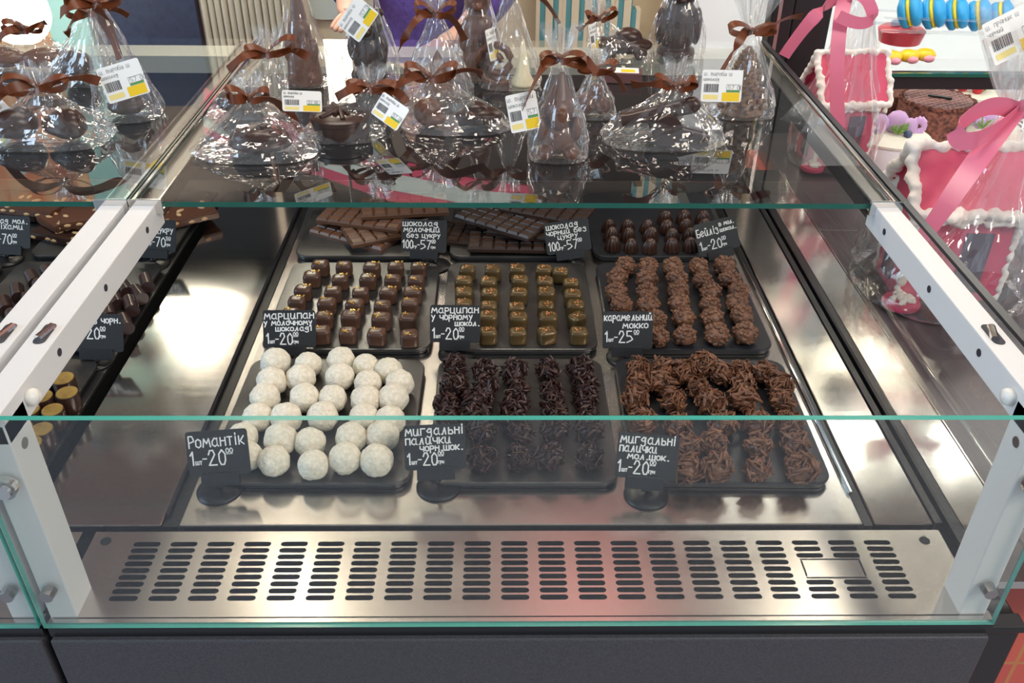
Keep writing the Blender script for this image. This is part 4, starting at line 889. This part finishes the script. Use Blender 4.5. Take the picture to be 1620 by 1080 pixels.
# cake fridge
FY0, FY1 = 1.80, 2.9
t = thing('cake_fridge', 'bright white cake fridge with black frame behind the gingerbread houses', 'fridge', (1.25, FY0, 0))
WHITE = mat('white_enamel', (.85, .86, .86), .35)
SHZ = on(1480, 118, y=2.05).z
bm = nbm(); box(bm, .83, 2.1, FY0, FY1, 0, zz(-.09)); part('fridge_base', bm, WHITE, t, world=True)
bm = nbm(); box(bm, .6, 2.1, FY1, FY1+.03, zz(-.09), 1.95); part('back_wall', bm, WHITE, t, world=True)
bm = nbm(); box(bm, 2.07, 2.1, FY0, FY1, zz(-.09), 1.95); part('side_wall', bm, WHITE, t, world=True)
xa, xb, xc_ = on(1213, 60, y=2.04).x, on(1246, 60, y=2.04).x, on(1305, 60, y=2.06).x
bm = nbm(); box(bm, xa, xb, 2.03, 2.08, .0, 1.95); box(bm, xb+.004, xc_, 2.045, 2.08, .0, 1.95); part('black_frame', bm, BLACK, t, world=True, bevel=.004)
bm = nbm(); box(bm, xa+.012, xa+.02, 2.0275, 2.0299, .0, 1.95); part('steel_strip', bm, STEEL_DK, t, world=True)
bm = nbm(); box(bm, .7, 1.55, 2.06, FY1-.02, SHZ-.006, SHZ); part('glass_shelf', bm, [GLASS_IN], t, world=True)
bm = nbm(); box(bm, .7, 1.55, 2.05, 2.06, SHZ-.006, SHZ+.002); part('shelf_edge', bm, GLASS_EDGE, t, world=True)
bm = nbm(); box(bm, .7, 1.55, 2.062, 2.10, SHZ-.038, SHZ-.0065); part('shelf_bracket', bm, BLACK, t, world=True)
bm = nbm(); box(bm, .62, 2.05, 2.0, 2.05, 1.86, 1.88); part('light_strip', bm, mat('fridge_led', (1, 1, 1), .5, emit=30, ecol=(1, .95, .87)), t, world=True)
bm = nbm(); box(bm, .6, 2.1, 1.98, FY1+.03, 1.885, 1.95); part('roof', bm, BLACK, t, world=True)
bm = nbm()
for k in range(16): box(bm, 1.18+k*.018, 1.188+k*.018, 2.25, 2.33, zz(-.0899), zz(-.0893)); box(bm, 1.18+k*.018, 1.188+k*.018, 2.37, 2.45, zz(-.0899), zz(-.0893))
part('floor_slots', bm, DARKIN, t, world=True)
FZ = zz(-.09)
# cakes
def cake_base(px, py, ztop, r, name, label, m, topm=None):
    q = on(px, py, ztop); t = thing(name, label, 'cake', (q.x, q.y, FZ)); H = ztop-FZ
    bm = nbm(); lathe(bm, [(r*1.12, 0), (r*1.12, .004)], 40); part('cake_board', bm, mat('dark_cake_board', (.03, .03, .03), .4), t)
    bm = nbm(); lathe(bm, [(r, .004), (r, H-.008), (r-.006, H)], 56)
    part('sponge', bm, m, t, smooth=True, autosmooth=40); return t, H
PUFF = add_noise(mat('chocolate_crumb', (.13, .035, .022), .7), 120, .35, .65, (.05, .013, .01), (.26, .085, .05), bump=1, bscale=140)
CREAM = mat('pale_cream', (.84, .83, .7), .5); PURP = mat('lilac_cookie', (.55, .36, .62), .5); SPRIG = mat('green_sprig', (.2, .36, .08), .6); BLUEB = mat('blueberry', (.06, .09, .17), .45); REDB = mat('red_berry', (.65, .03, .04), .35)
def flowers(t, H, spots):
    bm = nbm()
    for x, y, z, r in spots: ball(bm, (x, y, H+z), (r, r*.5, r), 2)
    part('lilac_macarons', bm, PURP, t, smooth=True)
    bm = nbm(); random.seed(5)
    x, y = spots[1][0], spots[1][1]-.02
    for k in range(14): a_ = random.uniform(0, 6.3); tube(bm, [(x, y, H+.004), (x+.02*math.cos(a_), y+.012*math.sin(a_), H+random.uniform(.012, .032))], .0018, 5)
    part('rosemary_sprig', bm, SPRIG, t)
    for bx, by, br in ((.018, -.012, .009), (-.045, .006, .008)):
        bm = nbm(); ball(bm, (x+bx, y+by, H+.008), br, 2); part('blueberry', bm, BLUEB, t, smooth=True)
    bm = nbm()
    for k in range(12): a_ = k*.55; ball(bm, (spots[2][0]+.02+.014*math.cos(a_), spots[2][1], H+.016+.014*math.sin(a_)), (.007, .003, .011), 1)
    part('lilac_petals', bm, mat('lilac_petal', (.66, .42, .74), .5), t, smooth=True)
t, H = cake_base(1410, 214, zz(.03), .083, 'white_cake', 'tall white cream cake topped with lilac macarons and rosemary', mat('white_cream', (.84, .84, .86), .5))
bm = nbm(); lathe(bm, [(.084, H-.004), (.084, H+.001), (.002, H+.002)], 48); part('cream_top', bm, CREAM, t, smooth=True, autosmooth=40)
flowers(t, H, [(-.03, .01, .022, .024), (.012, .018, .024, .027), (.04, .012, .016, .02)])
t, H = cake_base(1484, 158, zz(.03), .088, 'chocolate_cake', 'round chocolate cake with striped glaze and crumb sides', PUFF)
bm = nbm(); lathe(bm, [(.082, H-.001), (.081, H+.003), (.002, H+.004)], 48); gl_ = part('glaze', bm, mat('pinkish_glaze', (.27, .11, .1), .3), t, smooth=True, autosmooth=40)
bm = nbm()
for k in range(-5, 6):
    hw = math.sqrt(max(0, .078**2-(k*.014)**2))
    for m_ in (Matrix.Rotation(.5, 4, 'Z'), Matrix.Rotation(2.2, 4, 'Z')): box(bm, -hw, hw, k*.014-.0012, k*.014+.0012, H+.0042, H+.0052, mat=m_)
part('drizzle', bm, mat('drizzle', (.5, .3, .27), .4), gl_)
bm = nbm(); box(bm, -.024, .03, -.004, .006, H+.006, H+.010, mat=Matrix.Rotation(-.5, 4, 'Z')); part('chocolate_leaf', bm, BLACK, t)
bm = nbm(); random.seed(4)
for k in range(90): a_ = k*2*PI/90; ball(bm, (.084*math.cos(a_), .084*math.sin(a_), H+random.uniform(-.002, .003)), random.uniform(.004, .007), 1)
part('crumb_rim', bm, PUFF, t)
t, H = cake_base(1400, 139, zz(.02), .075, 'chocolate_cake', 'second chocolate crumb cake mostly hidden behind the wrapped house', PUFF)
t, H = cake_base(1572, 198, zz(-.005), .062, 'berry_cake', 'pale cake with lilac macaron right of the chocolate cake', CREAM)
flowers(t, H, [(-.02, -.01, .018, .02), (-.045, -.02, .012, .014), (.0, -.005, .02, .02)])
q = on(1540, 142, zz(.0)); t = thing('fruit_tart', 'small tart with red berries and dark leaf behind chocolate cake', 'tart', (q.x, q.y, FZ))
bm = nbm(); lathe(bm, [(.06, 0), (.07, .07), (.065, .085), (.002, .09)], 32); part('sponge', bm, CREAM, t, smooth=True, autosmooth=40)
bm = nbm()
for x, y in ((-.03, 0), (.0, -.02), (.028, .01)): ball(bm, (x, y, .098), .014, 2)
part('berries', bm, REDB, t, smooth=True)
bm = nbm(); random.seed(8)
for k in range(12): tube(bm, [(.02, -.01, .09), (.02+random.uniform(-.03, .03), -.01+random.uniform(-.02, .02), .12)], .002, 5)
part('rosemary_sprig', bm, SPRIG, t)
# on the glass shelf
for k, (px, py) in enumerate(((1407, 104), (1434, 103), (1458, 106))):
    q = on(px, py, y=2.13+.01*k); t = thing('yellow_pastry', ['yellow and pink pastry, left of three on the glass shelf', 'yellow and pink pastry, middle of three on the glass shelf', 'yellow and pink pastry, right of three on the glass shelf'][k], 'pastry', (q.x, q.y, SHZ+.0008), 0, 'yellow pastries on the glass shelf')
    bm = nbm(); ball(bm, (0, 0, .016), (.026, .02, .0155), 2); part('pastry', bm, mat('yellow_glaze', (.85, .55, .02), .3), t, smooth=True)
    bm = nbm(); ball(bm, (.004, -.018, .011), (.014, .008, .009), 2); part('pink_cream', bm, mat('pink_cream', (.8, .3, .36), .4), t, smooth=True)
q = on(1418, 84, y=2.32); t = thing('berry_tart', 'red berry tart with green sprig on the glass shelf', 'tart', (q.x, q.y, SHZ+.0008))
bm = nbm(); lathe(bm, [(.05, 0), (.058, .03), (.05, .036), (.002, .04)], 28); part('crust', bm, mat('red_glaze', (.6, .06, .08), .35), t, smooth=True, autosmooth=40)
bm = nbm()
for x, y in ((-.02, 0), (.004, -.012), (.0, .016)): ball(bm, (x, y, .046), .012, 2)
part('blueberries', bm, mat('frosted_blueberry', (.35, .42, .55), .5), t, smooth=True)
bm = nbm(); random.seed(9)
for k in range(12): tube(bm, [(.018, -.01, .042), (.018+random.uniform(-.01, .04), -.01+random.uniform(-.02, .02), .08)], .0022, 5)
part('rosemary_sprig', bm, SPRIG, t)
# blue macarons with yellow cream in a clear stand
Q0 = on(1425, 18, y=2.22); Q1 = on(1592, 26, y=2.28)
MACB = mat('blue_macaron_shell', (.02, .33, .68), .45); MACY = mat('yellow_cream', (.8, .62, .03), .5)
bm = nbm(); lathe(bm, [(.001, 0), (.03, .0), (.032, .004), (.03, .012), (.018, .018), (.001, .02)], 28); SHELL = mesh('shell', bm, MACB, True)
bm = nbm(); lathe(bm, [(.027, -.0045), (.031, 0), (.027, .0045)], 28); CRM = mesh('cream', bm, MACY, True)
nM = 5
for k in range(nM):
    q = Q0.lerp(Q1, (k+.4)/(nM-.4)); o = thing('macaron', f'blue macaron with yellow cream, {ORD[k]} from the left in the clear stand', 'macaron', q, 0, 'blue macarons in the clear stand')
    o.rotation_euler = (0, math.radians(70), math.radians(-30)); o.scale = (1.15, 1.15, 1.15)
    link('shell', SHELL, o, (0, 0, .0045)); link('shell', SHELL, o, (0, 0, -.0045), (PI, 0, 0)); link('cream', CRM, o)
t = thing('macaron_stand', 'clear acrylic stand carrying the blue macarons above the shelf', 'stand', (Q0.x, Q0.y, SHZ+.0008))
ACR = clear('clear_acrylic', (.97, .98, .98), .02, .08, .8, 3, veil=.06)
bm = nbm(); d = Q1-Q0; zt = Q0.z-.036
for yy in (-.036, .036): 
    a_ = Vector((Q0.x-.05, Q0.y+yy, zt)); b_ = Vector((Q1.x+.05, Q1.y+yy, Q1.z-.036)); tube(bm, [a_, b_], .004, 6); tube(bm, [a_+Vector((0, 0, .03)), b_+Vector((0, 0, .03))], .003, 6)
    for e in (a_, b_): tube(bm, [e, (e.x, e.y, SHZ+.001)], .004, 6)
part('rails', bm, ACR, t, world=True)

# ================================================================ behind the case
BY = 3.0
def backpanel(name, px0, px1, y, z0, z1, m, label, cat, d=.05):
    a = on(px0, 30, y=y).x; b = on(px1, 30, y=y).x
    bm = nbm(); box(bm, a, b, y, y+d, z0, z1); return solid(name, bm, m, label, cat, origin=((a+b)/2, y, z0))
def stripes_mat():
    m = mat('teal_cream_stripes', (.7, .62, .45), .7); N, L, p_ = nodes(m)
    tc = N.new('ShaderNodeTexCoord'); wv = N.new('ShaderNodeTexWave'); wv.inputs['Scale'].default_value = 7.5; wv.inputs['Distortion'].default_value = 0
    r = N.new('ShaderNodeValToRGB'); r.color_ramp.interpolation = 'CONSTANT'; r.color_ramp.elements[0].color = (.7, .62, .45, 1); r.color_ramp.elements[1].position = .6; r.color_ramp.elements[1].color = (.1, .3, .33, 1)
    L.new(tc.outputs['Object'], wv.inputs['Vector']); L.new(wv.outputs['Color'], r.inputs[0]); L.new(r.outputs[0], p_.inputs['Base Color']); return m
STR = stripes_mat()
backpanel('navy_cabinet', 163, 312, BY, 0, 1.72, add_noise(mat('navy_fabric', (.022, .035, .075), .55), 40, .3, .7, (.018, .028, .06), (.03, .046, .095)), 'navy cabinet front standing behind the left case', 'cabinet', .4)
# pleated pale curtain
a = on(316, 30, y=BY).x; b = on(452, 30, y=BY).x; bm = nbm(); n = 60; lo = []; hi = []
for i in range(n+1):
    x = a+(b-a)*i/n; y = BY+.02+.02*math.sin(i*1.35)
    lo.append(bm.verts.new((x, y, .02))); hi.append(bm.verts.new((x, y, 1.75)))
for i in range(n): bm.faces.new((lo[i], lo[i+1], hi[i+1], hi[i]))
o = solid('pleated_curtain', bm, mat('pale_curtain', (.5, .47, .38), .7), 'pale grey pleated curtain right of the navy cabinet', 'curtain', smooth=True); sm = o.modifiers.new('solid', 'SOLIDIFY'); sm.thickness = .004
backpanel('cream_partition', 452, 990, BY+.12, 0, 1.62, mat('cream_panel', (.72, .62, .42), .6), 'cream partition running behind the middle of the case', 'partition')
backpanel('coral_panel', 1125, 1216, BY, 0, 1.7, mat('coral_panel', (.75, .28, .18), .6), 'coral panel behind the right gift bag', 'panel')
backpanel('pale_cabinet', 990, 1122, BY+.1, 0, 1.6, mat('beige_panel', (.55, .46, .3), .6), 'beige cabinet behind the dark owl', 'cabinet')
bm = nbm(); prism(bm, rrect(.17, .5, .03), 0, .02); q = on(520, 10, y=BY-.02)
o = solid('mint_board', bm, mat('mint_board', (.55, .6, .52), .5), 'pale mint board with rounded corner on the cream partition', 'board'); o.location = (q.x, BY+.115, q.z+.18); o.rotation_euler = (PI/2, 0, 0)
# stepped striped screen, direct and mirrored
x0 = on(848, 30, y=BY).x; bm = nbm()
for k in range(12): box(bm, x0+k*.028, x0+(k+1)*.028+.001, BY+.0, BY+.05, .4, 1.10-(max(0, k-5)*.028))
solid('striped_screen', bm, STR, 'teal and cream striped screen with stepped right edge behind the case', 'screen', origin=(x0, BY, .4))
bm = nbm(); x0 = .42
for k in range(22): box(bm, x0+k*.03, x0+(k+1)*.03+.001, BY-.02, BY+.03, 1.80+max(0, (k-12)*.028)+max(0, (6-k)*.05), 2.45)
solid('striped_awning', bm, STR, 'teal and cream striped awning mirrored in the right of the top glass', 'awning', origin=(x0, BY, 2.45))
# pink and white swoosh banner
def mirror_at(px, py, y):
    """the place whose mirror image in the glass top is seen at pixel (px,py), at depth y"""
    g = on(px, py, zz(ZT)); m = Vector((CAM.x, CAM.y, 2*zz(ZT)-CAM.z)); d = g-m
    return m+d*((y-m.y)/d.y)
WV = [(322, 140, 182, 200, 212), (370, 163, 202, 222, 235), (430, 188, 220, 245, 258), (510, 215, 237, 264, 280), (616, 250, 273, 300, 318), (750, 283, 300, 325, 340), (880, 300, 312, 335, 350)]
def wave(k, m, label):
    bm = nbm(); y = BY-.3; P_ = []
    for w_ in WV:
        a = mirror_at(w_[0], w_[1+k], y); b = mirror_at(w_[0], w_[2+k], y)
        P_.append([bm.verts.new(v) for v in ((a.x, y, a.z), (b.x, y, b.z), (b.x, y+.012, b.z), (a.x, y+.012, a.z))])
    for p_, q_ in zip(P_, P_[1:]):
        for i in range(4): bm.faces.new((p_[i], p_[(i+1) % 4], q_[(i+1) % 4], q_[i]))
    bm.faces.new(P_[0]); bm.faces.new(P_[-1][::-1])
    a = mirror_at(510, 215, y)
    return solid('wave_banner', bm, m, label, 'banner', origin=a)
wave(0, mat('pink_banner', (.78, .07, .17), .5), 'deep pink wave banner mirrored across the top glass')
wave(1, mat('white_banner', (.72, .82, .76), .5), 'pale wave banner above the deep pink one in the mirror image')
wave(2, mat('rose_banner', (.72, .1, .18), .5), 'narrow rose wave banner edging the pale one')
# wood-grain poster with mint frame
t = thing('poster', 'orange wood-grain poster in mint frame mirrored in the left top glass', 'poster', (-2.0, BY, 1.7))
WOODP = add_noise(mat('orange_wood_print', (.7, .3, .1), .6), 3.2, .35, .65, (.75, .2, .06), (.85, .58, .3), stretch=(5, 1, .8), detail=6)
bm = nbm(); box(bm, -.62, .55, 0, .03, -1.0, .55); part('print', bm, WOODP, t)
bm = nbm()
box(bm, .55, .68, -.005, .03, -1.0, .62); box(bm, -.75, -.62, -.005, .03, -1.0, .62); box(bm, -.62, .55, -.005, .03, .55, .68); part('frame', bm, mat('mint_frame', (.42, .75, .65), .5), t)
q = on(28, 22, y=2.6)
t = thing('globe_lamp', 'glowing white lamp at the top left corner', 'lamp', (q.x, q.y, 0))
bm = nbm(); cyl(bm, (0, 0, 0), (0, 0, q.z-.07), .012, n=12); lathe(bm, [(.12, 0), (.12, .02), (.02, .03)], 24); part('stand', bm, CHROME, t)
bm = nbm(); ball(bm, (0, 0, q.z), .085, 3); part('globe', bm, mat('lamp_globe', (1, 1, 1), .4, emit=9, ecol=(1, .95, .82)), t, smooth=True)
q = on(538, 118, zz(ZT))     # where its mirror image shows
mir = Vector((CAM.x, CAM.y, 2*zz(ZT)-CAM.z)); d = (q-mir); q = mir+d*(2.4/d.y)
t = thing('pendant_lamp', 'slim bright pendant lamp mirrored in the glass beside the bear', 'lamp', (q.x, q.y, q.z-.12))
bm = nbm(); cyl(bm, (0, 0, 0), (0, 0, .24), .035, n=20); part('lamp_tube', bm, mat('pendant_glow', (1, 1, 1), .4, emit=11, ecol=(1, .92, .75)), t, smooth=True, autosmooth=40)
bm = nbm(); cyl(bm, (0, 0, .24), (0, 0, 3.3-q.z+.12), .004, n=8); cyl(bm, (0, 0, .24), (0, 0, .28), .036, n=20); part('cord', bm, BLACK, t)
bm = nbm(); box(bm, .12, .62, 2.1, 2.9, 3.24, 3.299); solid('added_pink_glow_panel', bm, mat('pink_made_up_glow', (.9, .35, .32), .5, emit=1.1, ecol=(1, .38, .34)), 'added glowing pink panel overhead giving the rosy patch in the steel', 'ceiling panel', origin=(.37, 2.5, 3.24))  # panel and its glow are made up, to put a pink streak in the steel

# ================================================================ the shop assistant behind the case
SKIN = mat('skin', (.62, .36, .26), .5, sss=.15); PURPLE = add_noise(mat('purple_knit', (.07, .04, .19), .8), 90, .3, .7, (.055, .03, .15), (.09, .05, .24), bump=.3); NAVY = mat('navy_cloth', (.02, .03, .06), .7)
def skin_mesh(name, verts, edges, m, parent, root=0, lv=2):
    me = bpy.data.meshes.new(name); me.from_pydata([v[:3] for v in verts], edges, []); me.materials.append(m)
    o = link(name, me, parent); o.modifiers.new('skin', 'SKIN').use_smooth_shade = True
    for i, v in enumerate(verts):
        sv = me.skin_vertices[0].data[i]; sv.radius = (v[3], v[4] if len(v) > 4 else v[3]); sv.use_root = i == root
    sb = o.modifiers.new('subdivision', 'SUBSURF'); sb.levels = lv; sb.render_levels = lv
    return o
px_ = on(668, 30, y=2.62).x
P = thing('person', 'shop assistant in purple jumper and navy apron standing behind the case', 'person', (px_, 2.62, 0), -.5)
V = [(0, 0, .95, .10, .075), (0, .0, 1.12, .10, .075), (0, .01, 1.30, .12, .08), (0, .01, 1.41, .10, .07), (0, .0, 1.48, .05), (0, -.01, 1.54, .055), (0, -.015, 1.62, .078, .095), (0, -.01, 1.70, .06, .075),
     (-.17, .01, 1.38, .055), (-.24, .0, 1.12, .044), (-.10, -.20, 1.075, .034), (-.045, -.27, 1.06, .024, .034), (.17, .01, 1.38, .055), (.25, .02, 1.12, .044), (.24, -.16, 1.03, .034), (.22, -.22, 1.0, .024, .034),
     (-.085, .0, .82, .06), (-.09, -.01, .48, .045), (-.09, .01, .09, .04), (-.09, -.12, .035, .035, .04), (.085, .0, .82, .06), (.09, -.01, .48, .045), (.09, .01, .09, .04), (.09, -.12, .035, .035, .04)]
E_ = [(0, 1), (1, 2), (2, 3), (3, 4), (4, 5), (5, 6), (6, 7), (3, 8), (8, 9), (9, 10), (10, 11), (3, 12), (12, 13), (13, 14), (14, 15), (0, 16), (16, 17), (17, 18), (18, 19), (0, 20), (20, 21), (21, 22), (22, 23)]
for hx, hy, hz, sx in ((-.045, -.27, 1.06, 1), (.22, -.22, 1.0, -1)):
    h0 = 11 if sx > 0 else 15
    for k, (ox, L) in enumerate(((-.024, .055), (-.008, .066), (.008, .068), (.022, .058))):
        b = len(V); V += [(hx+ox*.6+.02*sx, hy-.035, hz+.004, .0095), (hx+ox+.03*sx, hy-.035-L*.5, hz-.004, .0085), (hx+ox*1.1+.036*sx, hy-.035-L, hz-.016, .007)]
        E_ += [(h0, b), (b, b+1), (b+1, b+2)]
    b = len(V); V += [(hx+.035*sx, hy-.005, hz-.004, .011), (hx+.058*sx, hy-.035, hz-.012, .009)]; E_ += [(h0, b), (b, b+1)]
skin_mesh('body', V, E_, SKIN, P)
bm = nbm(); ball(bm, (0, -.088, 1.618), (.012, .018, .018), 2); part('nose', bm, SKIN, P, smooth=True)
bm = nbm()
for sx in (-1, 1): ball(bm, (sx*.03, -.083, 1.645), (.012, .008, .007), 2)
part('eyes', bm, mat('dark_eye', (.03, .02, .015), .3), P, smooth=True)
bm = nbm(); ball(bm, (0, -.083, 1.582), (.022, .008, .006), 2); part('mouth', bm, mat('lips', (.5, .16, .14), .5), P, smooth=True)
bm = nbm(); ball(bm, (0, .018, 1.67), (.086, .098, .095), 3); ball(bm, (0, .095, 1.66), (.045, .05, .05), 2); part('hair', bm, mat('brown_hair', (.05, .025, .015), .5), P, smooth=True)
J = [(0, 0, .80, .175, .14), (0, 0, 1.12, .148, .112), (0, .01, 1.30, .172, .118), (0, .01, 1.42, .125, .09), (-.18, .01, 1.38, .072), (-.25, .0, 1.12, .06), (-.115, -.19, 1.078, .046), (.18, .01, 1.38, .072), (.26, .02, 1.12, .06), (.245, -.14, 1.04, .046)]
skin_mesh('jumper', J, [(0, 1), (1, 2), (2, 3), (3, 4), (4, 5), (5, 6), (3, 7), (7, 8), (8, 9)], PURPLE, P)
Tt = [(0, 0, .93, .168, .128), (-.09, 0, .8, .1), (-.092, -.01, .48, .075), (-.092, .01, .12, .062), (.09, 0, .8, .1), (.092, -.01, .48, .075), (.092, .01, .12, .062)]
skin_mesh('trousers', Tt, [(0, 1), (1, 2), (2, 3), (0, 4), (4, 5), (5, 6)], NAVY, P)
